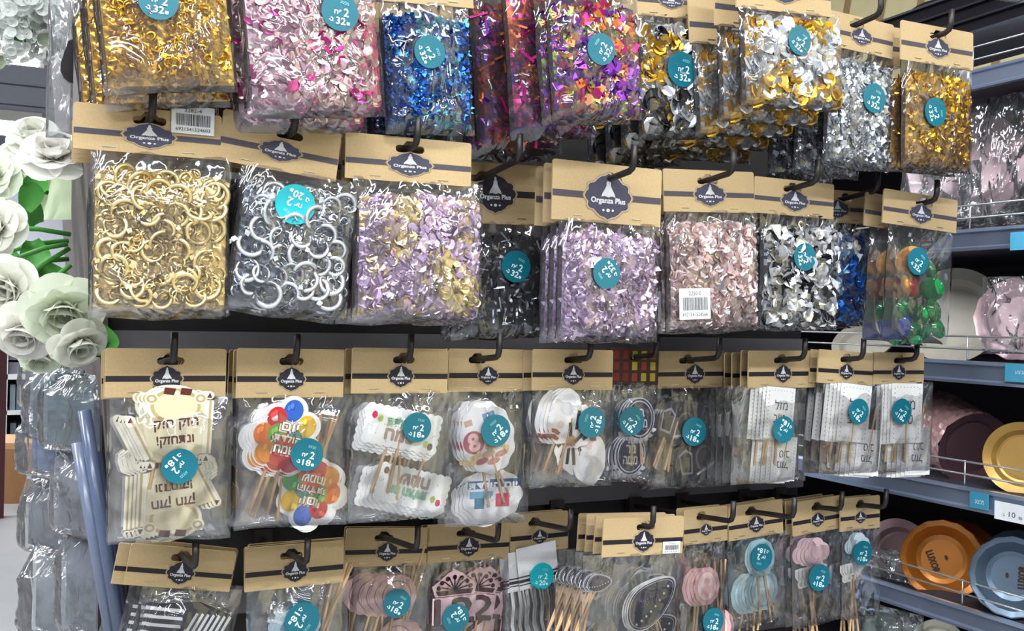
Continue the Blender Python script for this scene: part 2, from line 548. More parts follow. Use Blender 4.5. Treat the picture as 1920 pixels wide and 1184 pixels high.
def confetti_mesh(W, L, T, spec, seed, core, v0=0.125, tilt=0.4, clump=0, name='confetti', mt='foil', level=0.06):
    """spec: list of (shape, size, colours, count)"""
    rnd = random.Random(seed)
    g = G()
    NU, NV = 26, 30
    W2, L2 = W * .93, L * .955
    def top(u):
        return v0 + level * (noise.noise(Vector((u * 5, seed, 0))) * .5 + abs(2 * u - 1) ** 2 * .3)
    if core:
        vs = []
        for side in (-1, 1):
            for j in range(NV + 1):
                for i in range(NU + 1):
                    u, v = i / NU, j / NV
                    vv = top(u) + (1 - top(u)) * v
                    y = side * (prof(.03 + .94 * u, vv, T) * .78) * (0 if j == 0 else 1)
                    if 0 < i < NU and 0 < j < NV: y += rnd.uniform(-.0011, .0011)
                    vs.append(((u - .5) * W2, y, -vv * L2))
        for side in (0, 1):
            o = side * (NU + 1) * (NV + 1)
            for j in range(NV):
                for i in range(NU):
                    a = o + j * (NU + 1) + i
                    f = (a, a + NU + 1, a + NU + 2, a + 1)
                    x, z = vs[a][0], vs[a][2]
                    q = jit(rnd, patchy(core, x, z, rnd, seed, clump), .3)
                    g.add([vs[t] for t in (f if side == 0 else f[::-1])], [(0, 1, 2, 3)], q)
    for (kind, size, cols, cnt) in spec:
        for _ in range(cnt):
            u = rnd.uniform(.03, .97)
            v = top(u) + (1 - top(u)) * rnd.uniform(0.0, .985)
            d = rnd.uniform(.74, 1.0)
            x, z = (u - .5) * W2, -v * L2
            y = -prof(u, v, T) * d * .96
            q = jit(rnd, patchy(cols, x, z, rnd, seed, clump))
            X, n, Z = rand_frame(rnd, tilt)
            s = size * rnd.uniform(.75, 1.2)
            p = Vector((x, y, z))
            if kind == 'ring':
                Rm = Matrix(((X.x, n.x, Z.x, x), (X.y, n.y, Z.y, y), (X.z, n.z, Z.z, z), (0, 0, 0, 1)))
                ring_geo(g, Rm, s, s * .28, q, 12)
            else:
                pts = shape2(kind)
                b = rnd.uniform(-.35, .35)
                g.add([p + X * (a * s) + Z * (e * s) + n * (b * s * a * a) for a, e in pts], [tuple(range(len(pts)))], q)
    return g.mesh(name, mt)

TEAL, TEAL2 = c(18, 104, 122), c(30, 172, 184)
_ST = {}
def sticker_mesh(price, col=TEAL):
    k = (price, col)
    if k in _ST: return _ST[k]
    g = G()
    g.slab(circ(0, 0, 1, n=36), -0.012, 0.012, col, None)
    y = -0.024
    lt = c(214, 240, 244)
    text(g, '2', .32, .0, .26, .42, y, lt, bold=.014)
    text(g, heb('יח') + "'", -.14, -.02, .34, .24, y, lt, bold=.012)
    text(g, price, .06, -.48, .5, .36, y, lt, bold=.014)
    text(g, heb('ב-'), -.46, -.46, .22, .2, y, lt, bold=.014)
    text(g, heb('₪'), .46, -.56, .15, .15, y, lt, bold=.01)
    text(g, heb('מבצע'), .2, .5, .46, .15, y, c(150, 214, 222), rot=-.15)
    _ST[k] = g.mesh('price_sticker', 'sticker')
    return _ST[k]
def barcode_mesh(lines, aspect):
    g = G(); rnd = random.Random(4)
    g.slab(rect(-aspect, -1, aspect, 1), -0.008, 0.008, c(232, 236, 238))
    x = -aspect * .78
    while x < aspect * .78:
        b = rnd.uniform(.012, .05) * aspect
        g.poly(rect(x, -.42, x + b, .42), -0.02, c(52, 52, 58))
        x += b + rnd.uniform(.02, .05) * aspect
    text(g, lines[0], 0, .68, aspect * .8, .26, -0.02, c(52, 52, 58))
    text(g, lines[1], 0, -.68, aspect * 1.6, .24, -0.02, c(52, 52, 58))
    return g.mesh('barcode_label', 'print')

# ------------------------------------------------------------------ toppers (unit width 1, front toward -y)
TK = 0.012
def lv(k): return -TK / 2 - 0.003 * k
def die(g, pts, col=WHITE, side=None, k=0): g.slab(pts, -TK / 2 - .0004 * k, TK / 2 + .0004 * k, col, side)
def blob(parts, n=20):
    return parts
def t_scroll():
    g = G(); cr, dk, br, ed = c(226, 216, 180), c(196, 174, 124), c(96, 44, 34), c(240, 236, 218)
    die(g, circ(.52, .74, .33, .25, n=30), ed, ed)
    g.poly(circ(.52, .74, .29, .21, n=26), lv(1), dk); g.poly(circ(.52, .74, .25, .17, n=26), lv(2), cr)
    for x in (.43, .62):
        g.poly([(x - .06, .88), (x + .06, .87), (x + .08, .95), (x - .05, .96)], lv(3), br)
    g.poly(circ(.525, .9, .025, n=10), lv(4), ed)
    for x, z in ((.24, .82), (.8, .84)):
        g.slab(circ(x, z, .08, .07, n=16), -TK * .9, TK * .5, ed); g.poly(circ(x, z, .06, .05, n=14), lv(3), dk); g.poly(circ(x, z, .03, .025, n=10), lv(4), ed)
    die(g, [(.2, .14), (.4, .06), (.66, .1), (.9, .2), (.92, .78), (.7, .74), (.46, .66), (.08, .54)], cr, ed, 1)
    g.poly([(.24, .22), (.42, .15), (.66, .19), (.84, .27), (.85, .69), (.66, .66), (.46, .6), (.16, .5)], lv(3), c(234, 226, 194))
    for pts in (rot2(rect(.1, .08, .21, .6), .5, .15, .3), rect(.85, .18, .96, .82)):
        g.slab(pts, -TK * 1.1, 0, ed, ed)
        m_ = [((p[0] + q[0]) / 2, (p[1] + q[1]) / 2) for p, q in zip(pts, pts[1:] + pts[:1])]
        k_ = [((p[0] * .25 + q[0] * .75), (p[1] * .25 + q[1] * .75)) for p, q in ((pts[0], pts[1]), (pts[3], pts[2]))]
        g.poly([m_[0], k_[0], k_[1], m_[2]], lv(4), dk)
    for x, z in ((.905, .88), (.905, .12), (.02, .56), (.27, .03)):
        g.slab(circ(x, z, .055, .05, n=12), -TK, TK, ed)
        g.poly([(x - .03, z - .03), (x + .03, z - .03), (x, z + .035)], lv(4), br)
    for i in range(3):
        g.tube([(.9, 0, .16), (1.0, 0, .12 - .03 * i), (1.04, 0, .0 - .04 * i), (.98, 0, -.05 - .04 * i)], .018, ed, 5)
    text(g, heb('חזק חזק'), .54, .52, .5, .13, lv(5), br, rot=.12, bold=.004)
    text(g, heb('ונתחזק!'), .54, .33, .42, .14, lv(5), br, rot=.12, bold=.004)
    return g
BAL = [(.5, .96, c(48, 98, 190)), (.27, .8, c(200, 46, 46)), (.76, .76, c(222, 180, 52)), (.12, .52, c(226, 124, 44)), (.34, .55, c(120, 180, 70)),
       (.6, .5, c(60, 130, 130)), (.82, .42, c(86, 170, 80)), (.24, .26, c(228, 150, 60)), (.45, .2, c(196, 44, 50)), (.66, .2, c(196, 44, 50)), (.5, .42, c(222, 90, 50))]
def t_balloons():
    g = G()
    for i, (x, z, q) in enumerate(BAL):
        die(g, circ(x, z, .235, n=24), c(242, 242, 240), c(206, 198, 188), i)
    for i, (x, z, q) in enumerate(BAL):
        g.poly(circ(x, z, .155, .175, n=22), lv(3 + i), q)
        g.poly(circ(x - .05, z + .07, .03, .05, n=10), lv(15), tuple(min(1, v * 1.5 + .05) for v in q))
    for k, (s, z, wd) in enumerate((('יום', .7, .3), ('הולדת', .52, .5), ('שמח', .34, .4))):
        text(g, heb(s), .5, z, wd * .86, .12, lv(17), c(120, 90, 60), bold=.014)
        text(g, heb(s), .5, z, wd * .86, .12, lv(20), c(246, 238, 218), bold=.005)
    return g
def t_banner():
    g = G()
    die(g, scallop_rect(0.02, .02, .98, .48, .1, .02), c(240, 242, 240), c(214, 206, 196))
    text(g, heb('יום הולדת'), .55, .32, .5, .12, lv(2), c(150, 190, 160), bold=.012)
    text(g, heb('שמח'), .5, .16, .4, .13, lv(2), c(176, 150, 140), bold=.01)
    for x, z, q in ((.12, .36, c(196, 40, 84)), (.2, .33, c(180, 196, 96)), (.9, .1, c(110, 84, 84)), (.84, .12, c(196, 206, 120))):
        g.poly(circ(x, z, .035, .045, n=14), lv(2), q)
    rnd = random.Random(3)
    for _ in range(26):
        g.poly(circ(rnd.uniform(.06, .94), rnd.uniform(.06, .44), .007, n=6), lv(1), c(150, 150, 156))
    return g
def t_party():
    g = G()
    die(g, circ(.5, .62, .48, .6, n=60, wob=.035, k=11), c(238, 238, 240), c(206, 202, 204))
    g.poly(circ(.24, .62, .19, n=22), lv(1), c(176, 96, 108))
    text(g, '8', .24, .62, .18, .28, lv(3), c(232, 190, 196), bold=.016)
    g.poly(rect(.5, .86, .72, 1.02), lv(1), c(96, 150, 190))
    g.poly(rot2(rect(.42, .6, .95, .68), .5, .65, .64), lv(2), c(170, 160, 206))
    for i, (x, z, q) in enumerate(((.3, .28, c(200, 120, 110)), (.5, .22, c(214, 150, 130)), (.66, .3, c(196, 140, 120)), (.44, .36, c(222, 180, 150)), (.6, .48, c(210, 150, 140)))):
        g.poly(circ(x, z, .12, .05, n=14), lv(2 + i), q)
    for x, z in ((.2, .36), (.28, .42), (.5, .45), (.72, .44), (.78, .36), (.12, .3)):
        g.poly(circ(x, z, .045, n=12), lv(8), c(226, 200, 150))
    g.poly(rect(.16, .9, .3, 1.0), lv(1), c(206, 170, 150))
    return g
def t_present():
    g = G()
    die(g, circ(.5, .4, .5, .4, n=60, wob=.04, k=9), c(238, 238, 240), c(206, 202, 204))
    for i, (a, q) in enumerate((((.08, .5, .42, .62), c(70, 130, 170)), ((.45, .52, .95, .64), c(40, 84, 130)), ((.2, .2, .36, .38), c(56, 120, 160)), ((.55, .22, .78, .42), c(206, 70, 96)), ((.12, .36, .5, .46), c(110, 170, 196)))):
        g.poly(rect(*a), lv(1 + i), q)
    text(g, heb('יום הולדת'), .5, .56, .8, .1, lv(8), c(236, 236, 240), bold=.008)
    for x, z in ((.4, .3), (.5, .36), (.84, .3), (.1, .26)):
        g.poly(circ(x, z, .035, n=10), lv(7), WHITE)
    return g
def t_figure():
    g = G()
    die(g, circ(.34, .52, .32, .5, n=40, wob=.02, k=7), c(238, 236, 236), c(206, 202, 200))
    die(g, circ(.7, .42, .3, .38, n=40, wob=.06, k=8), c(238, 236, 236), c(206, 202, 200), 1)
    for (x, z, a, L) in ((.62, .52, .1, .34), (.73, .5, -.12, .34), (.84, .46, -.3, .2), (.52, .32, .3, .26), (.74, .24, -.6, .28), (.88, .28, -.8, .2)):
        g.poly(rot2(rect(x - .032, z - L / 2, x + .032, z + L / 2), a, x, z), lv(2), BLACK)
    g.poly([(.48, .06), (.68, .06), (.7, .16), (.6, .24), (.5, .18)], lv(2), c(196, 150, 104))
    for z in (.2, .1):
        g.poly([(.16, z), (.3, z - .03), (.34, z + .02), (.24, z + .07), (.14, z + .06)], lv(2), c(150, 44, 40))
    g.poly(circ(.36, .74, .16, .2, n=18, wob=.05, k=5), lv(1), c(222, 222, 228))
    g.poly(circ(.3, .36, .07, n=14), lv(1), c(226, 206, 200))
    return g
def t_oval():
    g = G()
    die(g, circ(.5, .56, .46, .54, n=34), c(206, 208, 216), c(190, 190, 196))
    g.poly(circ(.5, .56, .43, .51, n=34), lv(1), c(52, 54, 74))
    g.poly(circ(.5, .56, .39, .46, n=34), lv(2), c(206, 208, 216))
    g.poly(circ(.5, .56, .36, .43, n=34), lv(3), c(46, 48, 68))
    text(g, heb('בר'), .5, .7, .3, .2, lv(5), c(214, 214, 224), bold=.008)
    text(g, heb('מצוה'), .5, .42, .42, .2, lv(5), c(214, 214, 224), bold=.008)
    for i in range(7):
        a = -PI / 2 + (i - 3) * .32
        g.slab(circ(.5 + .5 * math.cos(a), .56 + .58 * math.sin(a), .075, .055, n=10, wob=.2, k=3), -TK * .8 - .0005 * i, TK * .6, c(186, 186, 194))
    return g
def t_dark():
    g = G(); gr = c(150, 150, 156)
    die(g, [(.0, .0), (.35, .05), (.75, 0), (1, .3), (.85, .66), (.5, .78), (.16, .62), (.05, .3)], c(52, 48, 50), gr)
    for pts in ([(.16, .14), (.4, .12), (.42, .5), (.28, .6), (.12, .5)],):
        g.poly(pts, lv(1), gr); g.poly([(p[0] * .8 + .055, p[1] * .8 + .07) for p in pts], lv(2), c(48, 44, 46))
    g.poly(circ(.68, .38, .2, .24, n=20), lv(1), c(104, 92, 84)); g.poly(circ(.68, .38, .16, .2, n=20), lv(2), c(60, 54, 54))
    g.poly([(.5, .08), (.92, .26), (.9, .3), (.48, .12)], lv(3), c(180, 180, 186))
    return g
def t_card():
    g = G()
    die(g, rect(0, 0, 1, 1.4), c(230, 230, 228), c(196, 190, 180))
    rnd = random.Random(2)
    for i in range(12):
        g.poly(circ(.1, .12 + i * .105, .018, n=6), lv(1), c(150, 148, 146)); g.poly(circ(.9, .12 + i * .105, .018, n=6), lv(1), c(170, 168, 166))
    for i in range(7):
        g.poly(circ(.18 + i * .107, .09, .015, n=6), lv(1), c(160, 158, 156)); g.poly(circ(.18 + i * .107, 1.31, .015, n=6), lv(1), c(160, 158, 156))
    text(g, heb('מזל'), .54, .92, .44, .26, lv(2), c(70, 66, 68))
    text(g, heb('טוב'), .5, .55, .4, .22, lv(2), c(70, 66, 68))
    return g
def t_stripe():
    g = G()
    die(g, [(0, 0), (1, 0), (1.02, .6), (.6, .72), (.1, .64)], c(38, 36, 44), c(210, 210, 214))
    for i in range(6):
        g.poly([(.02, .05 + i * .1), (.44, .06 + i * .1), (.43, .1 + i * .1), (.02, .09 + i * .1)], lv(1), c(222, 224, 228))
    for i in range(7):
        g.poly([(.46 + i * .07, .2), (.5 + i * .07, .2), (.62 + i * .07, .56), (.59 + i * .07, .58)], lv(1), c(226, 228, 232))
    for i in range(5):
        g.poly([(.5 + i * .1, .0), (.54 + i * .1, .0), (.55 + i * .1, .2), (.51 + i * .1, .22)], lv(1), c(226, 228, 232))
    return g
def t_blue():
    g = G()
    die(g, circ(.5, .4, .44, .38, n=50, wob=.05, k=9), c(190, 214, 226), c(226, 232, 236))
    g.poly(circ(.5, .4, .34, .28, n=24), lv(1), c(96, 160, 196))
    for a in (2.2, 2.6, 1.0, .6):
        g.slab(rot2(rect(.5, .37, 1.0, .43), a, .5, .4), -TK * .7, TK * .7, c(226, 232, 236))
    return g
def t_rosette():
    g = G(); p, d = c(206, 170, 170), c(150, 112, 114)
    die(g, circ(.5, .5, .48, n=60, wob=.03, k=12), p, c(122, 84, 84))
    g.poly(circ(.5, .5, .36, n=26), lv(1), d); g.poly(circ(.5, .5, .335, n=26), lv(2), c(214, 184, 182))
    text(g, heb('מזל טוב'), .5, .5, .46, .14, lv(3), d, bold=.006)
    return g
def t_crown():
    g = G(); p, d = c(232, 196, 202), c(66, 26, 36)
    die(g, [(.08, .58), (.94, .58), (1.0, .8), (.84, .9), (.66, 1.04), (.5, 1.12), (.34, 1.04), (.16, .9), (0, .8)], p, p)
    g.poly([(.14, .6), (.88, .6), (.92, .7), (.08, .7)], lv(1), d)
    for i in range(7):
        a = PI * (i + .5) / 7
        g.poly(rot2(rect(.485, .7, .515, 1.0), a - PI / 2, .5, .7), lv(2), d)
        g.poly(circ(.5 + .36 * math.cos(a), .7 + .26 * math.sin(a), .05, n=10), lv(2), d)
    die(g, [(.02, .02), (.98, .02), (.98, .56), (.02, .56)], p, p, 1)
    text(g, '12', .5, .28, .86, .5, lv(3), d, bold=.02)
    return g
def t_flag():
    g = G()
    die(g, rect(0, .6, .8, 1.35), c(236, 236, 236), c(206, 206, 206))
    for z0, z1 in ((.73, .785), (.82, .845), (.68, .70)):
        g.poly(rect(0, z0, .8, z1), lv(1), BLACK)
    for i in range(5):
        x = .06 + i * .16
        g.tube([(x, 0, .62), (x + .03, 0, .3), (x - .02, 0, -.05), (x + .05, 0, -.4)], .02, c(224, 222, 218), 5)
    return g
def t_kippah():
    g = G()
    sh = [(.0, .25), (.08, .08), (.3, 0), (.62, .1), (.9, .34), (1, .56), (.9, .66), (.66, .7), (.3, .68), (.08, .52)]
    sh = smooth_pts(sh)
    die(g, sh, c(226, 226, 230), c(214, 214, 216))
    sc = lambda k: [(.48 + (x - .48) * k, .38 + (z - .38) * k) for x, z in sh]
    g.poly(sc(.95), lv(1), c(50, 46, 66)); g.poly(sc(.89), lv(2), c(216, 216, 222)); g.poly(sc(.87), lv(3), c(44, 40, 62))
    for i in range(8):
        g.poly(circ(.16 + i * .095, .16 + i * .018 + (i * .008) ** 1.0 * i * .6, .02, n=8), lv(4), c(230, 224, 210))
    text(g, heb('מזל טוב'), .46, .44, .34, .14, lv(4), c(120, 112, 134))
    return g
def t_baby(q, d):
    g = G()
    die(g, circ(.5, .6, .46, .56, n=40, wob=.02, k=10), q, tuple(v * .7 for v in q))
    g.poly(circ(.5, .6, .36, .45, n=26), lv(1), tuple(v * .82 for v in q)); g.poly(circ(.5, .6, .33, .42, n=26), lv(2), d)
    g.poly(circ(.5, .74, .1, .11, n=14), lv(3), q)
    g.poly([(.34, .4), (.44, .36), (.46, .28), (.54, .28), (.56, .36), (.66, .4), (.6, .62), (.4, .62)], lv(3), q)
    return g
def t_cloud(q):
    g = G()
    for i, (x, z, r) in enumerate(((.3, .5, .24), (.5, .68, .28), (.72, .54, .25), (.5, .42, .25))):
        die(g, circ(x, z, r, n=22), q, tuple(v * .75 for v in q), i)
    g.poly(circ(.5, .56, .2, n=18), lv(4), tuple(min(1, v * 1.12) for v in q))
    return g
def t_carriage():
    g = G(); q = c(228, 226, 222)
    die(g, [(.05, .36), (.16, .2), (.7, .2), (.86, .36), (.84, .62), (.6, .84), (.46, .6), (.06, .58)], q, c(180, 176, 172))
    for x in (.24, .66):
        g.slab(circ(x, .12, .12, n=18), -TK * .8, TK * .8, q, c(180, 176, 172)); g.poly(circ(x, .12, .06, n=14), lv(3), c(190, 186, 182))
    for i in range(4):
        g.poly(rect(.14 + i * .14, .26, .2 + i * .14, .52), lv(2), c(196, 190, 186))
    return g
def smooth_pts(p, n=2):
    for _ in range(n):
        q = []
        for a, b in zip(p, p[1:] + p[:1]):
            q += [(a[0] * .75 + b[0] * .25, a[1] * .75 + b[1] * .25), (a[0] * .25 + b[0] * .75, a[1] * .25 + b[1] * .75)]
        p = q
    return p
ART = dict(scroll=t_scroll, balloons=t_balloons, banner=t_banner, party=t_party, present=t_present, figure=t_figure, oval=t_oval, dark=t_dark, card=t_card,
           stripe=t_stripe, blue=t_blue, rosette=t_rosette, crown=t_crown, flag=t_flag, kippah=t_kippah, carriage=t_carriage,
           babypink=lambda: t_baby(c(222, 176, 178), c(236, 208, 206)), babyblue=lambda: t_baby(c(168, 200, 208), c(196, 220, 226)),
           cloudpink=lambda: t_cloud(c(214, 182, 188)), cloudblue=lambda: t_cloud(c(190, 208, 216)))
_AM = {}
def art(kind):
    if kind not in _AM:
        g = ART[kind]()
        zz = [v[2] for v in g.V]
        zc = (min(zz) + max(zz)) / 2
        g.V = [(x - .5, y, z - zc) for (x, y, z) in g.V]
        _AM[kind] = g.mesh('topper', 'print')
    return _AM[kind]
g = G(); g.tube([(0, 0, 0), (0, 0, -.5), (0, 0, -1)], 1.0, BLACK, 6); STICK = g.mesh('stick', 'wood', True)

g = G(); g.box((-.006, -.0006, -.0004), (.006, .0001, .0004), c(205, 200, 190)); STAPLE = g.mesh('staple', 'metal')

# ------------------------------------------------------------------ one pack
def pack(D, tl, tr, hb, bag, slot=.5, T=.02, kind='confetti', fill=None, sticker=None, label='', cat='confetti pack', group='', n_back=0, gap=.02,
         emb=(.36, .6, .5), dark=0, tip=.02, seed=1, hooked=True, film='film', back_desc='', header=True, extra=None, slot_v=.26, name='confetti_pack', hdr_col=None, jitter=.004, hup=.028, drop=0.0):
    A, B = PY(tl[0], tl[1], D), PY(tr[0], tr[1], D)
    W = (B - A).length
    roll = math.atan2(B.z - A.z, B.x - A.x)
    mid = (A + B) / 2
    mx = (tl[0] + tr[0]) / 2
    H = (mid.z - PY(mx, hb, D).z)
    root = empty(name, mid, label, cat, group, -roll)
    inv = Matrix.Rotation(roll, 3, 'Y')
    def loc(px, py, d=0.0):
        q = PY(px, py, D + d) - mid
        return inv @ q
    root.location = mid
    sx, sz = (slot - .5) * W, -slot_v * H
    hc = ob('header_card', header_mesh(W, H, sz, sx), root)
    if hdr_col: hdr_col(hc, W, H)
    else:
        g = G(); zc = -emb[1] * H; h = .045 * H + .0007
        ew = emb[0] * W / 2
        g.poly(rect(-W / 2 + .0005, zc - h, W / 2 - .0005, zc + h), -.0003, c(74, 70, 80) if not dark else c(34, 30, 36))
        g.build('stripe', 'print', hc)
        for x in (-W * .27, W * .27):
            st = ob('staple', STAPLE, hc)
            st.location = (x, -.0002, -H * .9)
        e = ob('emblem', EMBLEM[dark], hc)
        e.location = (0, -.0005, zc)
        e.scale = (ew, .02, ew * (emb[2] if len(emb) > 2 else .85) * 1.02)
    # bag
    bl, br, bb = bag
    bm_ = (hb + bb) / 2
    P0, P1 = loc(bl, bm_), loc(br, bm_)
    WB = P1.x - P0.x
    L = -H - loc((bl + br) / 2, bb).z
    bx = (P0.x + P1.x) / 2
    top = -H + .003
    L += .003
    fm = ob('plastic_bag', film_mesh(WB, L, T, seed, crinkle=.0028 if kind == 'confetti' else .0022, mt=film), root)
    fm.location = (bx, .0011, top)
    if kind == 'confetti' and fill:
        q = ob('confetti', confetti_mesh(WB, L, T, seed=seed, **fill), root)
        q['kind'] = 'stuff'
        q.location = (bx, .0011, top)
    if extra: extra(root, loc, WB, L, T, bx, top)
    if kind == 'picks':
        for ti, (ak, px, py, wpx, rot, ns, dx, dz, sl) in enumerate(fill):
            p = loc(px, py)
            wd = (loc(px + wpx / 2, py) - loc(px - wpx / 2, py)).x
            for k in range(ns):
                t = ob('topper', art(ak), root)
                yy = -T * .2 + ti * .0032 + k * .0014
                t.location = (p.x + dx * k + .001 * math.sin(k * 7 + ti), yy, p.z + dz * k + .001 * math.cos(k * 5))
                t.rotation_euler = (0, -rot - .02 * math.sin(k * 3.1), 0)
                t.scale = (wd, .06, wd)
                if sl:
                    s = ob('stick', STICK, t)
                    s.location = ((.1 * math.sin(k * 4.4)), .012, 0)
                    s.rotation_euler = (0, .16 * math.sin(k * 2.3 + ti), 0)
                    s.scale = (.0019 / wd, .0016 / .06, sl / wd)
    if sticker:
        px, py, rp, rot, price = sticker[:5]
        yy = -prof(.5, .5, T) - .0022
        p = loc(px, py, yy)
        r = (loc(px, py + rp, yy) - p).length
        s = ob('price_sticker', sticker_mesh(price, TEAL2 if len(sticker) > 5 else TEAL), root)
        u = (p.x - bx) / WB + .5
        v = (top - p.z) / L
        s.location = (p.x, .0011 - prof(u, v, T) - .0026, p.z)
        s.rotation_euler = (0, -rot, 0)
        s.scale = (r, .05, r)
        # follow the belly of the bag
        sl = (prof(u + .06, v, T) - prof(u - .06, v, T)) / (.12 * WB)
        s.rotation_euler = (0, -rot, math.atan(-sl) * .6)
    hp = root.matrix_basis @ Vector((sx, .001, sz + .001))
    if hooked:
        hook(hp, D - tip, 'black peg hook holding the ' + back_desc, hup)
    rnd = random.Random(seed * 5 + 1)
    for k in range(n_back):
        b = copy_tree(root)
        b.location = mid + Vector((rnd.uniform(-jitter, jitter), gap * (k + 1), -(UPT * gap + drop) * (k + 1) + rnd.uniform(-.001, .001)))
        b.rotation_euler = (0, -roll + rnd.uniform(-.02, .02), 0)
        b['label'] = ['pack directly behind the front %s on its hook', 'third pack in line on the hook of the %s', 'fourth pack in line on the hook of the %s', 'fifth pack in line on the hook of the %s'][k] % back_desc
    return root


# ------------------------------------------------------------------ fillings
GOLD, GOLD2, CHAMP, CHAMP2 = c(228, 178, 50), c(190, 142, 38), c(238, 216, 160), c(218, 190, 124)
SILV, SILV2, STEEL = c(226, 230, 236), c(186, 194, 204), c(120, 130, 142)
LIL, LIL2 = c(224, 200, 228), c(200, 174, 208)
PINK, MAG, ROSE, ROSE2 = c(236, 198, 212), c(186, 36, 122), c(250, 222, 220), c(228, 190, 188)
BLU, BLU2, CYA = c(36, 96, 176), c(24, 54, 128), c(70, 186, 208)
PUR, PUR2, ORG, LIME = c(132, 62, 178), c(96, 34, 140), c(240, 136, 84), c(166, 196, 66)
INK = c(34, 34, 42)
def F(spec, core, **k):
    return dict(spec=spec, core=core, **k)
RINGM = {}
def ring_part(col, R, wdt, mesh_key):
    if mesh_key not in RINGM:
        g = G(); ring_geo(g, Matrix.Identity(4), R, wdt, col, 26, .0009, .95)
        x = R * .9
        g.add([(x, -.002, 0), (x + .0035, 0, .0035), (x + .006, 0, 0), (x + .0035, 0, -.0035)], [(0, 3, 2), (0, 2, 1)], tuple(min(1, v * 1.15) for v in col))
        RINGM[mesh_key] = g.mesh('ring', 'foil', True)
    return RINGM[mesh_key]
def rings(col, n, seed, key, R=.0135):
    def f(root, loc, WB, L, T, bx, top):
        rnd = random.Random(seed)
        me = ring_part(col, R, R * .36, key)
        pts = []
        for i in range(n):
            for _ in range(30):
                u, v = rnd.uniform(.12, .88), rnd.uniform(.16, .9)
                if all((u - a) ** 2 + (v - b) ** 2 > .011 for a, b in pts): break
            pts.append((u, v))
            X, nn, Z = rand_frame(rnd, .28)
            o = ob('ring', me, root)
            o.rotation_euler = Matrix((X, nn * -1, Z)).transposed().to_euler()
            sc = rnd.uniform(.8, 1.15)
            o.scale = (sc, sc, sc)
            o.location = (bx + (u - .5) * WB, .0011 - prof(u, v, T) * rnd.uniform(.8, .98), top - v * L)
    return f
def gems(n, seed, R, cols, glass=True):
    ms = []
    for q in cols:
        g = G(); rnd = random.Random(5)
        prof_ = [(R * .01, .44 * R), (R * .25, .42 * R), (R * .6, .36 * R), (R * .9, .18 * R), (R, 0), (R * .9, -.18 * R), (R * .5, -.34 * R), (R * .1, -.4 * R)]
        g.lathe(prof_, q, 18)
        ms.append(g.mesh('glass_gem', 'glassgem', True))
    def f(root, loc, WB, L, T, bx, top):
        rnd = random.Random(seed)
        pts = []
        for i in range(n):
            for _ in range(40):
                u, v = rnd.uniform(.17, .83), rnd.uniform(.3, .93)
                if all(((u - a) * WB) ** 2 + ((v - b) * L) ** 2 > (R * 1.1) ** 2 for a, b in pts): break
            pts.append((u, v))
            o = ob('glass_gem', ms[rnd.randrange(len(ms))], root)
            o.rotation_euler = (rnd.gauss(0, .5), rnd.uniform(0, 3), rnd.gauss(0, .5))
            sc = rnd.uniform(.8, 1.2)
            o.scale = (sc, sc, sc * rnd.uniform(.8, 1.1))
            o.location = (bx + (u - .5) * WB, .0011 - prof(u, v, T) * rnd.uniform(-.2, .3), top - v * L)
    return f
def blabel(x, y, hpx, lines, aspect, front=True):
    def f(root, loc, WB, L, T, bx, top):
        yy = -.0016 if front else -prof(.35, .8, T) - .0032
        p = loc(x, y, yy)
        h = (loc(x, y + hpx / 2, yy) - p).length
        o = ob('barcode_label', barcode_mesh(lines, aspect), root)
        o.location = (p.x, yy, p.z)
        o.scale = (h, .03, h)
    return f

# ------------------------------------------------------------------ row one (top)
K1, K2 = 'confetti packs on the top row', 'confetti packs on the second row'
K3, K4 = 'topper packs on the third row', 'topper packs on the bottom row'
def U(**k): return k
pack(1.0, (150, -262), (420, -240), -150, (178, 432, 176), T=.026, drop=.004, seed=11, fill=F([('ring', .0048, [GOLD, GOLD, GOLD2], 500), ('fly', .005, [GOLD, GOLD2], 420)], [GOLD, GOLD2]),
     sticker=(297, 0, 37, -.2, '32'), label='bag of bright gold confetti at the upper left corner of the rack', group=K1, n_back=4, gap=.04, back_desc='bright gold pack at upper left', hooked=True)
pack(1.0, (445, -230), (690, -206), -112, (452, 712, 222), T=.026, drop=.004, seed=12, fill=F([('disc', .0052, [PINK, PINK, ROSE], 950), ('disc', .0062, [MAG], 90)], [PINK, PINK, ROSE, MAG], clump=16),
     sticker=(638, 22, 36, -.15, '32'), label='bag of pale pink round confetti mixed with magenta discs', group=K1, n_back=3, gap=.05, back_desc='pink and magenta pack')
pack(1.045, (712, -92), (884, -74), 8, (716, 884, 252), T=.022, seed=13, fill=F([('star', .0058, [CYA, BLU, SILV2], 300), ('fly', .006, [BLU, BLU2, CYA], 420)], [BLU, BLU2, BLU2, CYA], clump=18),
     sticker=(806, 97, 31, -1.15, '32'), label='bag of blue and turquoise butterfly confetti', group=K1, n_back=2, gap=.05, back_desc='blue confetti pack')
pack(.97, (1022, -112), (1196, -95), -14, (1028, 1198, 226), T=.022, seed=15, fill=F([('star', .0068, [PUR, ORG, PUR2, LIME, GOLD], 240), ('sq', .006, [PUR, PUR2, PUR, ORG, MAG], 330)], [PUR, PUR2, ORG, PUR, LIME, PUR2], clump=34),
     sticker=(1128, 92, 30, 1.0, '32'), label='bag of purple, orange and lime star confetti standing forward in the top row', group=K1, n_back=1, gap=.026, back_desc='purple and orange pack', jitter=.004)
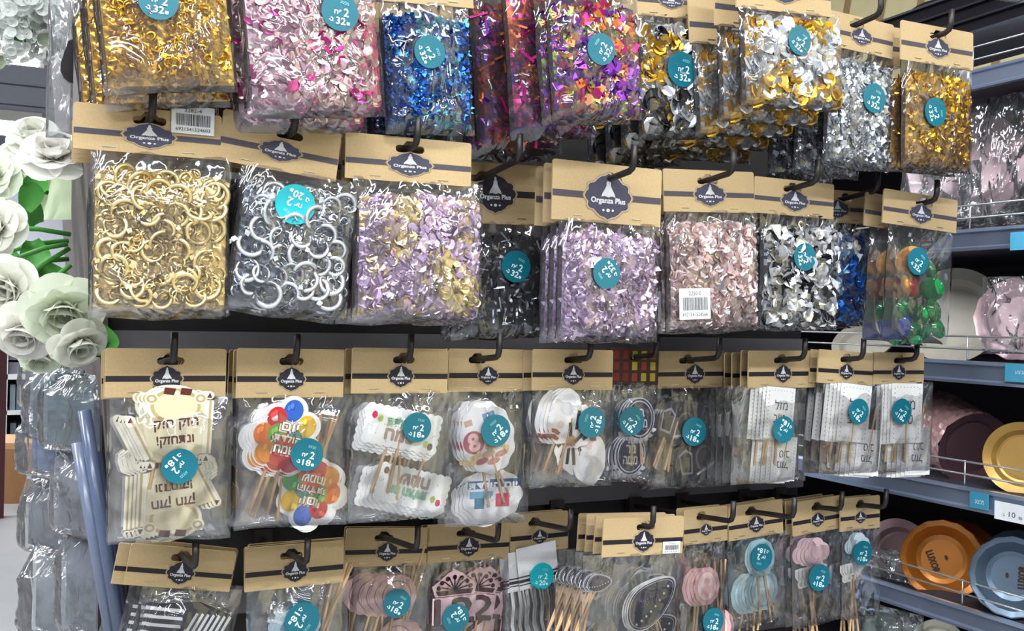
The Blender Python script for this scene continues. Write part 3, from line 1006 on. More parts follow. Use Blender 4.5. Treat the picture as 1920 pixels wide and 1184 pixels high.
pack(1.04, (940, -150), (1100, -134), -46, (948, 1108, 262), T=.03, seed=14, fill=F([('strip', .009, [PUR2, MAG, ORG], 160), ('star', .0065, [PUR, MAG, ORG, GOLD], 220)], [PUR2, c(84, 24, 70), MAG, c(190, 90, 50)], clump=20),
     label='bag of magenta and violet confetti squeezed left behind the purple, orange and lime pack', group=K1, n_back=0, back_desc='magenta and violet pack')
pack(1.1, (880, -128), (1036, -112), -28, (886, 1046, 292), T=.03, seed=20, fill=F([('strip', .009, [PUR2, MAG, ORG], 150), ('star', .0065, [PUR2, MAG, ORG, c(120, 40, 60)], 220)], [c(84, 24, 70), PUR2, c(120, 40, 50), c(170, 70, 44)], clump=22),
     label='bag of dark violet and rust confetti hanging just right of the blue butterfly pack', group=K1, n_back=1, gap=.03, back_desc='dark violet and rust pack')
pack(1.09, (1192, -48), (1318, -36), 32, (1194, 1344, 262), T=.02, seed=16, fill=F([('disc', .0095, [INK, SILV, GOLD], 170), ('star', .006, [GOLD, SILV, INK], 150)], [INK, INK, SILV2, GOLD2], clump=30),
     sticker=(1280, 130, 33, -.1, '32'), label='bag of black, silver and gold disc confetti in the top row', group=K1, n_back=3, gap=.04, drop=.01, back_desc='black and gold disc pack')
pack(.985, (1378, -82), (1556, -58), 22, (1388, 1578, 206), T=.024, drop=.006, seed=17, fill=F([('disc', .0085, [GOLD, SILV, SILV], 300), ('disc', .005, [GOLD, SILV], 240)], [GOLD, SILV, GOLD2, SILV2], clump=26),
     sticker=(1500, 76, 27, -.6, '32'), label='bag of mixed gold and silver disc confetti in the top row', group=K1, n_back=4, gap=.045, back_desc='gold and silver disc pack', jitter=.007)
pack(1.02, (1556, 18), (1676, 47), 98, (1546, 1672, 318), T=.02, seed=18, slot=.42, fill=F([('sq', .0048, [SILV, SILV2], 700), ('fly', .006, [SILV, SILV2, STEEL], 200)], [SILV, SILV2, STEEL]),
     sticker=(1640, 184, 28, -.2, '32'), label='bag of silver confetti under a kraft card, second from right in the top row', group=K1, n_back=2, gap=.05, back_desc='silver confetti pack', tip=.04, emb=(.33, .56, .62), hup=.036)
pack(1.0, (1690, 37), (1825, 62), 122, (1690, 1822, 322), T=.022, seed=19, fill=F([('leaf', .006, [GOLD, GOLD2], 620), ('sq', .004, [GOLD, GOLD2], 300)], [GOLD, GOLD2]),
     sticker=(1755, 210, 27, -1.3, '32'), label='bag of gold leaf confetti at the right end of the top row', group=K1, n_back=1, gap=.026, back_desc='gold leaf pack at the right end', emb=(.33, .56, .62), jitter=.002)

# ------------------------------------------------------------------ row two
pack(1.05, (138, 190), (416, 218), 289, (166, 431, 592), T=.026, seed=21, fill=F([('ring', .006, [CHAMP, CHAMP2], 360), ('strip', .004, [CHAMP, CHAMP2], 160)], [CHAMP2, CHAMP, CHAMP2]),
     extra=lambda *a: (rings(CHAMP, 46, 3, 'gold')(*a), blabel(362, 226, 52, ('2282-4', '6921541524603'), 1.5)(*a)), label='bag of champagne gold ring confetti, a white barcode label on its kraft card', group=K2, n_back=3, gap=.02, back_desc='gold ring pack', jitter=.003)
pack(1.05, (420, 203), (641, 250), 322, (436, 664, 590), slot=.56, T=.026, seed=22, fill=F([('ring', .006, [SILV, SILV2, STEEL], 260)], [STEEL, c(70, 76, 86), c(96, 104, 114)]),
     extra=rings(SILV, 34, 5, 'silver'), sticker=(555, 383, 38, 2.85, '20', 1), label='bag of silver ring confetti with a bright turquoise price sticker', group=K2, n_back=2, gap=.02, back_desc='silver ring pack')
pack(1.05, (648, 247), (884, 269), 342, (662, 905, 606), slot=.5, T=.026, seed=23, fill=F([('disc', .0055, [LIL, LIL, LIL2, CHAMP], 900), ('star', .006, [LIL, CHAMP], 140)], [LIL, LIL2, LIL, CHAMP2], clump=20),
     label='bag of lilac disc confetti with gold patches and no price sticker', group=K2, n_back=2, gap=.02, back_desc='lilac and gold pack')
pack(1.14, (832, 300), (1020, 312), 420, (846, 1035, 636), slot=.37, T=.024, seed=24, dark=1, emb=(.42, .5), fill=F([('strip', .006, [INK, STEEL, SILV], 160), ('leaf', .006, [INK, INK, SILV2], 320)], [INK, INK, c(46, 44, 52)]),
     sticker=(968, 500, 30, -.35, '32'), label='bag of black confetti half behind the lilac and gold pack', group=K2, n_back=1, gap=.026, back_desc='black confetti pack', tip=.1)
pack(1.03, (1037, 297), (1241, 319), 419, (1044, 1234, 640), slot=.51, T=.028, seed=25, emb=(.43, .55), fill=F([('fly', .0075, [LIL, LIL2], 300), ('leaf', .007, [LIL, LIL2], 260)], [LIL, LIL2]),
     sticker=(1138, 513, 29, 2.3, '32'), label='bag of plain lilac foil confetti with a tall kraft card', group=K2, n_back=2, gap=.022, back_desc='plain lilac pack', tip=.05, jitter=.006)
pack(1.07, (1243, 316), (1413, 323), 398, (1248, 1422, 622), slot=.48, T=.024, seed=26, emb=(.35, .58, .6), fill=F([('disc', .0065, [ROSE, ROSE, ROSE2], 560), ('sq', .0055, [ROSE, ROSE2, SILV], 260)], [ROSE, ROSE2, ROSE]),
     extra=blabel(1303, 570, 58, ('2250-0', '6921541524566'), 1.22, False), label='bag of shiny rose pink confetti with a barcode label at its lower left', group=K2, n_back=2, gap=.02, back_desc='rose pink pack', tip=.05)
pack(1.07, (1415, 330), (1564, 346), 405, (1424, 1572, 618), slot=.47, T=.022, seed=27, emb=(.35, .58, .6), fill=F([('heart', .0095, [SILV, WHITE, INK], 150), ('disc', .009, [INK, SILV, WHITE], 150)], [INK, SILV2, INK, SILV], clump=26),
     sticker=(1510, 482, 26, -1.4, '32'), label='bag of black and white confetti right of the rose pink pack', group=K2, n_back=1, gap=.026, back_desc='black and white pack', tip=.045)
pack(1.13, (1505, 352), (1633, 361), 418, (1512, 1633, 612), slot=.62, T=.022, seed=28, emb=(.35, .58, .6), fill=F([('heart', .009, [BLU, c(120, 160, 206), SILV], 200), ('disc', .008, [BLU, BLU2, c(120, 160, 206)], 120)], [BLU, BLU2, c(90, 130, 186)], clump=22),
     label='bag of blue and silver confetti tucked behind the black and white pack', group=K2, n_back=1, gap=.03, back_desc='blue and silver pack', tip=.06)
GEMC = [c(16, 140, 66), c(24, 160, 84), c(26, 56, 160), c(36, 76, 190), c(14, 104, 56), c(206, 140, 50), c(20, 120, 60), c(196, 44, 34)]
pack(1.05, (1658, 353), (1796, 376), 428, (1660, 1782, 642), slot=.54, T=.026, seed=29, emb=(.32, .58, .62), fill=None, film='film_flat', extra=gems(12, 21, .0175, GEMC),
     sticker=(1722, 490, 26, -.5, '32'), label='bag of green, blue and amber glass gems at the right end of the second row', group=K2, n_back=1, gap=.032, back_desc='glass gem pack', jitter=.002, name='glass_gem_pack', cat='gem pack')

# ------------------------------------------------------------------ row three (party picks)
E3 = (.265, .62)
def P(*a, **k):
    base = dict(kind='picks', film='film_flat', dark=1, emb=E3, T=.018, gap=.018, cat='topper pack', name='topper_pack')
    base.update(k)
    return pack(*a, **base)
P(1.13, (198, 653), (425, 655), 745, (204, 434, 1016), seed=31, slot=.53, fill=[('scroll', 322, 813, 164, -.04, 4, -.004, .0010, .06), ('scroll', 330, 926, 160, PI - .02, 4, -.0036, -.0004, .06)],
  sticker=(337, 875, 33, -2.3, '18'), label='pack of cream Torah scroll toppers at the left end of the third row', group=K3, n_back=2, back_desc='scroll topper pack')
P(1.13, (445, 653), (646, 656), 746, (444, 656, 990), seed=32, slot=.5, fill=[('balloons', 538, 816, 118, -.22, 4, -.0035, -.0012, .09), ('balloons', 576, 926, 112, PI - .22, 3, .003, -.001, .092)],
  sticker=(576, 853, 31, -.2, '18'), label='pack of multicoloured balloon bunch birthday toppers on sticks', group=K3, n_back=3, back_desc='balloon topper pack')
P(1.13, (661, 652), (841, 655), 738, (656, 856, 978), seed=33, slot=.53, fill=[('banner', 752, 806, 146, -.2, 4, -.003, -.0022, .075), ('banner', 772, 918, 140, PI - .25, 5, -.0045, -.0012, .08)],
  sticker=(783, 802, 28, -.1, '18'), label='pack of white scalloped birthday sign toppers with pastel lettering', group=K3, n_back=2, back_desc='white scalloped sign topper pack')
P(1.15, (843, 654), (987, 656), 735, (838, 994, 985), seed=34, slot=.36, tip=.06, fill=[('party', 912, 822, 104, .3, 4, -.0045, .001, .085), ('present', 922, 930, 112, .0, 4, -.0042, -.0016, 0)],
  sticker=(930, 808, 30, .8, '18'), label='pack of pink number eight and blue present birthday toppers', group=K3, n_back=1, back_desc='pink number eight topper pack')
P(1.13, (999, 655), (1150, 657), 732, (996, 1150, 914), seed=35, slot=.5, tip=.04, fill=[('figure', 1070, 786, 92, -.25, 4, -.0055, .0008, .072), ('figure', 1084, 856, 90, PI + .0, 4, .003, -.0008, .07)],
  sticker=(1110, 793, 29, 1.35, '18'), label='pack of white toppers printed with black fingers and tan blocks', group=K3, n_back=2, back_desc='white and black figure topper pack')
def checks(hc, W, H):
    g = G()
    for i in range(5):
        for j in range(3):
            x0, z0 = -W / 2 + W * (.06 + .19 * i), -H * (.3 + .3 * j)
            g.poly(rect(x0, z0, x0 + W * .11, z0 + H * .22), -.0003, [c(186, 168, 50), c(150, 60, 44), c(176, 160, 60)][(i + j) % 3] if i > 1 else c(120, 40, 34))
    g.build('window_pattern', 'print', hc)
    hc.data.materials.clear(); hc.data.materials.append(mat('dark_red_card', .6, col=c(58, 26, 26)))
P(1.185, (1146, 652), (1236, 654), 722, (1146, 1226, 905), seed=36, slot=.5, hdr_col=checks, fill=[('oval', 1196, 790, 62, .1, 3, -.004, .0005, .06), ('oval', 1180, 858, 62, -.05, 3, -.0045, 0, .0)],
  sticker=(1185, 790, 27, -.7, '18'), label='pack of navy oval toppers under a dark red card with yellow squares', group=K3, n_back=1, back_desc='navy oval topper pack', hooked=True, tip=.05)
P(1.2, (1234, 659), (1370, 659), 728, (1216, 1364, 916), seed=37, slot=.4, tip=.07, fill=[('dark', 1268, 792, 84, -.3, 4, -.004, .001, .07), ('dark', 1304, 862, 84, .1, 3, -.002, -.001, .0)],
  sticker=(1302, 810, 27, -.3, '18'), label='pack of dark outlined toppers hanging deep behind its hook tip', group=K3, n_back=1, back_desc='dark outlined topper pack')
CD = lambda x0, y0, x1, y1, w0, w1, r0: [('card', x0, y0, w0, r0, 5, -.006, 0, .072), ('card', x1, y1, w1, PI + r0, 5, -.0075, -.0004, .066)]
P(1.14, (1404, 658), (1531, 658), 728, (1372, 1512, 906), seed=38, slot=.48, tip=.045, emb=(.25, .62), fill=CD(1458, 776, 1468, 862, 54, 46, -.08), sticker=(1470, 806, 25, 2.6, '18'),
  label='pack of white greeting card toppers with many loose sticks at its left', group=K3, n_back=3, gap=.018, back_desc='white card pack with loose sticks')
P(1.12, (1536, 655), (1640, 663), 721, (1540, 1652, 888), seed=39, slot=.5, tip=.03, emb=(.26, .62), fill=CD(1598, 776, 1626, 850, 58, 46, -.05), sticker=(1611, 772, 24, -.65, '18'),
  label='pack of bluish white card toppers, second from the right end of the third row', group=K3, n_back=2, gap=.018, back_desc='bluish white card pack')
P(1.12, (1637, 661), (1733, 662), 721, (1642, 1748, 886), seed=40, slot=.52, tip=.03, emb=(.27, .62), fill=CD(1696, 776, 1720, 848, 58, 46, -.02), sticker=(1692, 772, 24, -.6, '18'),
  label='pack of white card toppers at the right end of the third row', group=K3, n_back=1, gap=.018, back_desc='white card pack at the right end')

# ------------------------------------------------------------------ row four
P(1.23, (247, 1019), (444, 1036), 1104, (246, 436, 1300), seed=41, slot=.5, tip=.08, fill=[('stripe', 346, 1180, 152, -.05, 3, -.003, .001, .07), ('stripe', 330, 1225, 140, .2, 2, .003, -.001, .07)],
  label='pack of black and white striped toppers at the lower left', group=K4, n_back=2, gap=.014, back_desc='striped topper pack', jitter=.012)
P(1.23, (460, 1029), (645, 1014), 1102, (462, 652, 1290), seed=42, slot=.46, tip=.07, fill=[('blue', 556, 1178, 96, .1, 3, -.004, .001, .07), ('blue', 580, 1240, 96, PI - .3, 3, .006, .001, .12)],
  sticker=(567, 1164, 33, -2.2, '18'), label='pack of light blue and white toppers right of the striped pack', group=K4, n_back=2, gap=.014, back_desc='light blue topper pack', jitter=.012)
P(1.29, (650, 992), (806, 990), 1062, (656, 812, 1265), seed=43, slot=.45, tip=.12, fill=[('rosette', 742, 1118, 76, -.12, 5, -.011, .001, .11), ('rosette', 742, 1205, 80, PI - .1, 4, .004, 0, .13)],
  sticker=(745, 1132, 27, -.45, '18'), label='pack of dusty pink round rosette toppers on sticks', group=K4, n_back=1, gap=.016, back_desc='pink rosette topper pack')
P(1.29, (802, 986), (957, 979), 1052, (806, 950, 1260), seed=44, slot=.46, tip=.1, fill=[('crown', 850, 1119, 84, .03, 1, 0, 0, .1), ('crown', 892, 1114, 80, -.15, 2, .014, .001, .1), ('crown', 898, 1210, 80, PI - .1, 2, .004, 0, .14)],
  sticker=(855, 1160, 27, 2.2, '18'), label='pack of pink crown toppers with a burgundy number twelve', group=K4, n_back=1, gap=.016, back_desc='crown topper pack')
P(1.29, (957, 967), (1066, 958), 1034, (942, 1062, 1260), seed=45, slot=.42, tip=.1, fill=[('flag', 1020, 1110, 92, .12, 1, -.012, -.002, .1), ('flag', 998, 1116, 86, .06, 2, -.013, -.002, 0)],
  sticker=(1018, 1082, 25, -.1, '20', 1), label='pack of white fringed prayer shawl toppers with black stripes', group=K4, n_back=1, gap=.016, back_desc='prayer shawl topper pack')
P(1.14, (1132, 973), (1283, 968), 1042, (1088, 1272, 1250), seed=46, slot=.52, tip=.015, emb=(.27, .62), fill=[('kippah', 1220, 1133, 104, .3, 3, -.003, .001, .1), ('kippah', 1222, 1196, 96, .1, 3, -.003, 0, .1), ('kippah', 1124, 1098, 46, -.3, 3, -.004, .001, .1)],
  extra=blabel(1259, 1027, 22, ('2263', '6921541'), 1.75), label='pack of navy skullcap toppers, nearest in the bottom row, with a barcode on its card', group=K4, n_back=3, gap=.022, back_desc='navy skullcap topper pack', jitter=.002)
P(1.21, (1282, 957), (1364, 948), 1019, (1268, 1360, 1215), seed=47, slot=.4, tip=.07, emb=(.27, .62), fill=[('babypink', 1322, 1100, 52, .0, 4, -.006, .0005, .11), ('babypink', 1346, 1180, 50, PI, 3, .004, 0, .1)],
  sticker=(1338, 1165, 24, -.2, '18'), label='pack of pink oval baby toppers on sticks', group=K4, n_back=1, gap=.018, back_desc='pink baby topper pack')
P(1.21, (1365, 951), (1467, 936), 1008, (1366, 1478, 1172), seed=48, slot=.42, tip=.09, emb=(.3, .62), fill=[('babyblue', 1426, 1046, 50, .15, 3, -.004, .0005, .1), ('babyblue', 1432, 1108, 54, -.1, 4, -.011, 0, .06)],
  sticker=(1430, 1046, 25, 2.9, '18'), label='pack of pale blue oval baby toppers on sticks', group=K4, n_back=1, gap=.018, back_desc='pale blue baby topper pack')
P(1.21, (1485, 944), (1577, 929), 999, (1484, 1582, 1172), seed=49, slot=.5, tip=.05, emb=(.27, .62), fill=[('cloudpink', 1528, 1035, 52, 0, 4, -.007, .001, 0), ('carriage', 1526, 1072, 50, .05, 3, -.006, 0, .11)],
  sticker=(1537, 1084, 25, -.3, '18'), label='pack of pink cloud and white pram toppers', group=K4, n_back=2, gap=.018, back_desc='pink cloud topper pack')
P(1.2, (1576, 936), (1650, 929), 994, (1578, 1650, 1160), seed=50, slot=.5, tip=.05, emb=(.28, .62), fill=[('cloudblue', 1608, 1022, 42, 0, 3, -.004, .001, 0), ('carriage', 1602, 1066, 44, .05, 3, -.003, 0, .11)],
  sticker=(1619, 1038, 23, -.15, '18'), label='pack of pale blue cloud and white pram toppers, bottom row right end', group=K4, n_back=1, gap=.018, back_desc='pale blue cloud topper pack')

# ------------------------------------------------------------------ plate shelves on the right
S0 = 1.35
def zat(py): return PX(1800, py, S0).z
SH = [(138, 175.5), (431.5, 471.5), (676, 717.7), (910.7, 952), (1135.6, 1174.8)]
names = ['topmost plate shelf, under the black trays', 'plate shelf under the pink wrapped plates', 'plate shelf under the cream plate', 'plate shelf with a turquoise tag and a white price tag on its rail', 'lowest plate shelf in view, under the gold plate']
Y0, Y1 = .12, 2.75
RAILC, WIREC = c(170, 184, 210), c(226, 228, 226)
zs = [(zat(a), zat(b)) for a, b in SH]
zs.append((zs[-1][0] - .2, zs[-1][1] - .2))
names.append('shelf below the frame under the green bowl')
for i, (zt, zb) in enumerate(zs):
    r = empty('shelf', (S0, Y0, zb), names[i], 'shelf', 'plate shelves at the right')
    g = G(); g.box((.004, 0, .004), (.44, Y1 - Y0, zt - zb - .004), c(58, 56, 66)); g.build('board', 'matte', r)
    g = G(); h = zt - zb
    pr = [(.004, h), (-.004, h), (-.006, h * .85), (-.002, h * .8), (-.002, h * .2), (-.007, h * .12), (-.007, 0), (.004, 0)]
    n = len(pr)
    g.add([(x, 0, z) for x, z in pr] + [(x, Y1 - Y0, z) for x, z in pr], [tuple(range(n)), tuple(range(2 * n - 1, n - 1, -1))] + [(k, (k + 1) % n, n + (k + 1) % n, n + k)[::-1] for k in range(n)], RAILC)
    g.build('price_rail', 'rail', r)
    for k, dz in enumerate((.022, .042)):
        g = G(); g.tube([(.006, 0, h + dz - .004), (.006, Y1 - Y0, h + dz - .004)], .0016, WIREC, 8); g.build('guard_wire', 'metal', r, True)
    for k in range(6):
        g = G(); g.tube([(.006, .12 + k * .45, h - .004), (.006, .12 + k * .45, h + .04)], .0014, WIREC, 6); g.build('wire_post', 'metal', r, True)
g = G(); g.box((0, 0, 0), (.03, Y1 - Y0, zs[0][0] + .12), c(40, 36, 42)); o = g.build('shelf_back_panel', 'matte'); o.location = (S0 + .445, Y0, 0)
tag(o, 'dark back panel of the plate shelving at right', 'panel')
g = G(); g.box((0, 0, 0), (.43, .03, zs[0][0] + .12), c(46, 42, 48)); o = g.build('shelf_side_panel', 'matte'); o.location = (S0 + .01, Y1 + .004, 0)
tag(o, 'dark end panel of the plate shelving, behind the display rack', 'panel')
def railtag(px, py, wpx, hpx, col, lines, label):
    p = PX(px, py, S0 - .009)
    dep = (p - CAM).dot(Fw)
    g = G(); hh = hpx / FPX * dep / 2
    a, b = PX(px - wpx / 2, py, S0 - .009).y, PX(px + wpx / 2, py, S0 - .009).y
    wd = abs(a - b) / 2
    g.slab(rect(-wd, -hh, wd, hh), -.0012, .0012, col)
    for (s, x, z, w_, h_, q) in lines:
        text(g, s, x * wd, z * hh, w_ * wd, h_ * hh, -.0016, q)
    o = g.build('price_tag', 'gloss')
    o.location = p
    o.rotation_euler = (0, 0, -PI / 2)
    tag(o, label, 'price tag', 'tags on the shelf rails')
railtag(1836, 940, 34, 30, c(60, 140, 170), [(heb('מבצע'), .1, -.1, 1.0, .5, c(200, 226, 236))], 'turquoise tag beside the white price tag on the shelf rail')
railtag(1896, 962, 62, 34, c(226, 230, 234), [('10', .1, -.2, .4, .6, c(70, 70, 76)), (heb('ב-'), -.45, -.35, .2, .3, c(70, 70, 76)), (heb('₪'), .6, -.4, .2, .3, c(70, 70, 76))], 'white price tag on the rail of the fourth plate shelf')
railtag(1908, 700, 46, 34, c(70, 150, 180), [(heb('מבצע'), .3, .1, .9, .35, c(206, 228, 238))], 'turquoise tag on the third plate shelf rail, above the pink foil stack')
railtag(1912, 452, 34, 34, c(88, 176, 212), [], 'pale turquoise tag on the second plate shelf rail')

def plate(px, py, rpx, S, yaw, tilt, col, label, group='plates standing on the shelves', kind='rim', m='satin', n=1, txt=None, name='plate', roll=0, trot=55, tof=(0, 0)):
    P = PX(px, py, S)
    R = rpx / FPX * (P - CAM).dot(Fw)
    q = empty(name, P, label, 'bowl' if name == 'bowl' else 'plate', group)
    q.rotation_euler = (math.radians(-tilt), math.radians(roll), math.radians(yaw))
    if kind == 'rim':
        pr = [(R, .01 * R), (R * 1.0, .04 * R), (R * .78, -.02 * R), (R * .66, -.12 * R), (R * .6, -.14 * R), (R * .02, -.14 * R)]
        wob = None
    elif kind == 'scallop':
        pr = [(R, .0), (R * .99, .05 * R), (R * .8, -.02 * R), (R * .74, -.05 * R), (R * .68, -.03 * R), (R * .55, -.1 * R), (R * .02, -.12 * R)]
        wob = lambda t: .018 * math.cos(14 * t)
    else:
        pr = [(R, .02), (R * .99, .06 * R), (R * .86, 0), (R * .62, -.34 * R), (R * .5, -.38 * R), (R * .02, -.38 * R)]
        wob = lambda t: .013 * math.cos(16 * t)
    g = G(); g.lathe(pr, col, 56, wob=wob)
    bk = [(r, h - .02 * R) for r, h in pr][::-1]
    g.lathe(pr[::-1] if False else [(r * 1.0, h - .022 * R) for r, h in pr], tuple(v * .9 for v in col), 56, wob=wob)
    g.build('dish', m, q, True)
    if txt:
        g = G(); text(g, txt, 0, -R * .22, R * .56, R * .17, 0, c(60, 36, 20), bold=R * .012); g.poly(circ(0, R * .12, R * .07, R * .04, n=12), 0, c(60, 36, 20))
        t = g.build('print', 'print', q); t.location = (0, .38 * R - .0012 if kind == 'bowl' else .13 * R - .001, 0); t.rotation_euler = (0, math.radians(trot), 0)
    if n > 1:
        d = Vector((math.cos(math.radians(yaw) + PI / 2), math.sin(math.radians(yaw) + PI / 2), 0))
        for k in range(1, n):
            e = copy_tree(q)
            e.location = P + d * (.014 * k) + Vector((0, .004 * k, .0005 * k))
            e['label'] = ['', 'plate right behind the front %s', 'third plate back behind the %s', 'fourth plate back behind the %s', 'fifth plate back behind the %s'][k] % label.split(',')[0].replace(' plate', '').replace('standing ', '')
    return q
PINKP, CREAM, GOLDP, SILP = c(232, 200, 204), c(222, 216, 200), c(172, 108, 40), c(96, 114, 132)
plate(1812, 312, 106, S0 + .10, -58, 12, PINKP, 'pink scalloped charger plate, front one of the upper stack', kind='scallop', n=4)
plate(1786, 592, 92, S0 + .12, -66, 14, CREAM, 'cream charger plate leaning on the third shelf', m='gloss', n=2)
plate(1912, 598, 80, S0 + .05, -62, 10, PINKP, 'shiny pink plate at the right edge on the third shelf', kind='scallop', n=2)
plate(1916, 860, 68, S0 + .06, -60, 8, c(176, 138, 70), 'olive gold plate at the right edge on the fourth shelf')
plate(1766, 1050, 73, S0 + .06, -48, 10, GOLDP, 'gold paper bowl printed with dark lettering', 'bowls on the lowest shelf', 'bowl', n=1, txt='LUXOR', name='bowl', trot=68)
plate(1802, 1044, 70, S0 + .13, -60, 4, c(176, 112, 44), 'second gold bowl half hidden behind the first gold bowl', 'bowls on the lowest shelf', 'bowl', name='bowl')
plate(1898, 1082, 74, S0 + .04, -52, 10, SILP, 'grey blue paper bowl printed with dark lettering', 'bowls on the lowest shelf', 'bowl', txt='LUXOR', name='bowl', trot=-88)
plate(1912, 1060, 66, S0 + .12, -60, 4, c(104, 122, 140), 'second grey blue bowl behind the first grey blue bowl', 'bowls on the lowest shelf', 'bowl', name='bowl')
plate(1684, 1046, 72, S0 + .09, -72, 8, c(202, 168, 172), 'dusty pink plate beside the gold bowl, partly behind toppers', 'bowls on the lowest shelf')
plate(1668, 1190, 46, S0 + .05, -55, 14, c(118, 152, 142), 'sea green plastic bowl at the bottom edge', 'bowls on the lowest shelf', 'bowl', 'gloss', name='bowl')
plate(1760, 1214, 50, S0 + .05, -55, 14, c(196, 192, 172), 'beige plate at the bottom edge right of the green bowl', 'bowls on the lowest shelf')
plate(1752, 74, 76, S0 + .12, -60, 4, c(26, 22, 26), 'large black round plate behind the right end of the top row', m='gloss')
plate(1620, 640, 60, S0 + .14, -70, 50, CREAM, 'cream plate lying back behind the third row cards', m='gloss')
# foil-wrapped stack on the fourth shelf
def stackp():
    P = PX(1816, 836, S0 + .10)
    k = (P - CAM).dot(Fw) / FPX
    q = empty('plate_stack', P, 'stack of rose foil plates lying tilted on the fourth shelf', 'plate stack')
    q.rotation_euler = (math.radians(10), 0, math.radians(-24))
    g = G(); R = 68 * k
    rnd = random.Random(8)
    rows = []
    for j in range(22):
        for i in range(48):
            t = 2 * PI * i / 48
            r = R * (1 + .03 * rnd.uniform(-1, 1) + (.02 if j % 2 else 0)) * (1 if j < 20 else .9)
            rows.append((r * math.cos(t), j * .0075 - .02, r * math.sin(t)))
    g.add(rows, [(j * 48 + i, j * 48 + (i + 1) % 48, (j + 1) * 48 + (i + 1) % 48, (j + 1) * 48 + i)[::-1] for j in range(21) for i in range(48)], c(222, 178, 178))
    g.build('foil_plates', 'satin', q)
    g = G(); g.lathe([(R * 1.02, 0.003), (R * .8, -.004), (R * .7, -.012), (R * .02, -.012)], c(112, 84, 92), 48)
    o = g.build('front_plate', 'satin', q, True); o.location = (0, -.021, 0)
stackp()
# black trays on the topmost shelf
for k in range(3):
    P = PX(1880, 78 - 26 * k, S0 + .09)
    g = G(); a, b = .15, .1
    g.slab([(-a, 0), (a, 0), (a * 1.08, .018), (-a * 1.08, .018)], -b, b, c(30, 28, 34), c(150, 156, 164))
    g.box((-a * 1.1, -b * 1.06, .016), (a * 1.1, b * 1.06, .0195), c(46, 44, 52) if k < 2 else c(70, 70, 78))
    o = g.build('serving_tray', 'gloss'); o.location = P; o.rotation_euler = (.03, -.02, math.radians(-90))
    tag(o, ['lowest black serving tray of the stack on the top shelf', 'middle black serving tray of the stack on the top shelf', 'uppermost black serving tray of the stack on the top shelf'][k], 'tray', 'black trays on the top shelf')
# crumpled clear wrap in front of the pink plates
def wrap(px0, py0, px1, py1, S, seed, label, T=.05, mt='film_haze'):
    a, b = PX(px0, py0, S), PX(px1, py1, S)
    W, L = abs(a.y - b.y), a.z - b.z
    o = ob('plastic_wrap', film_mesh(W, L, T, seed, 'plastic_wrap', .009, mt))
    o.location = ((a.x + b.x) / 2, (a.y + b.y) / 2, a.z)
    o.rotation_euler = (0, 0, math.radians(-80))
    tag(o, label, 'plastic wrap')
wrap(1700, 318, 1830, 412, S0 + .03, 71, 'crumpled clear plastic wrap below the gold leaf pack')
wrap(1776, 200, 1950, 424, S0 + .035, 74, 'clear glossy wrap around the upper stack of pink plates', .04, 'film')
wrap(1848, 520, 1960, 668, S0 + .012, 75, 'clear glossy wrap around the shiny pink plates at the right edge', .02, 'film')
wrap(1625, 1020, 1700, 1098, S0 + .03, 72, 'white plastic wrapping in front of the dusty pink plate', .03)
wrap(1610, 1120, 1720, 1230, S0 + .02, 73, 'crumpled clear plastic around the green bowl at the bottom')

# ------------------------------------------------------------------ left: flowers, wraps, end display
def petal(g, base, d, up, wd, ln, curl, col, nu=5, nv=6):
    d = d.normalized(); s = d.cross(up).normalized(); u = s.cross(d)
    vs = []
    for j in range(nv + 1):
        t = j / nv
        ww = wd * (math.sin(PI * min(1, t * .62 + .12)) ** .8)
        c0 = base + d * (ln * math.sin(t * 1.2) / 1.1) + u * (ln * (t ** 2) * curl)
        for i in range(nu + 1):
            a = (i / nu - .5) * 2
            vs.append(c0 + s * (ww * a) + u * (wd * .42 * a * a * (1 - .5 * t)) + d * (-.12 * ln * a * a * t))
    g.add(vs, [(j * (nu + 1) + i, j * (nu + 1) + i + 1, (j + 1) * (nu + 1) + i + 1, (j + 1) * (nu + 1) + i) for j in range(nv) for i in range(nu)], col)
def rose(parent, P, R, aim, seed, col):
    rnd = random.Random(seed)
    g = G(); aim = aim.normalized()
    x = aim.orthogonal().normalized(); y = aim.cross(x)
    for ring, (n, op, sc) in enumerate(((3, .12, .55), (4, .3, .75), (5, .62, .95), (6, 1.0, 1.1), (6, 1.45, 1.18))):
        for k in range(n):
            a = 2 * PI * (k + .5 * ring) / n + rnd.uniform(-.2, .2)
            out = x * math.cos(a) + y * math.sin(a)
            dd = aim * math.cos(op) + out * math.sin(op)
            inn = (aim * math.sin(op) - out * math.cos(op))
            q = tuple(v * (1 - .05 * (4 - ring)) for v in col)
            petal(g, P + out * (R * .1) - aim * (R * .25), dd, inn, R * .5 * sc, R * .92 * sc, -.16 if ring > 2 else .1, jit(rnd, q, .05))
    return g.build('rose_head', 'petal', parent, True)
RC = [c(250, 250, 238), c(244, 250, 230), c(252, 250, 242)]
bq = empty('rose_bouquet', PY(100, 470, 1.56), 'bouquet of cream silk roses hanging sideways at the left of the rack', 'bouquet')
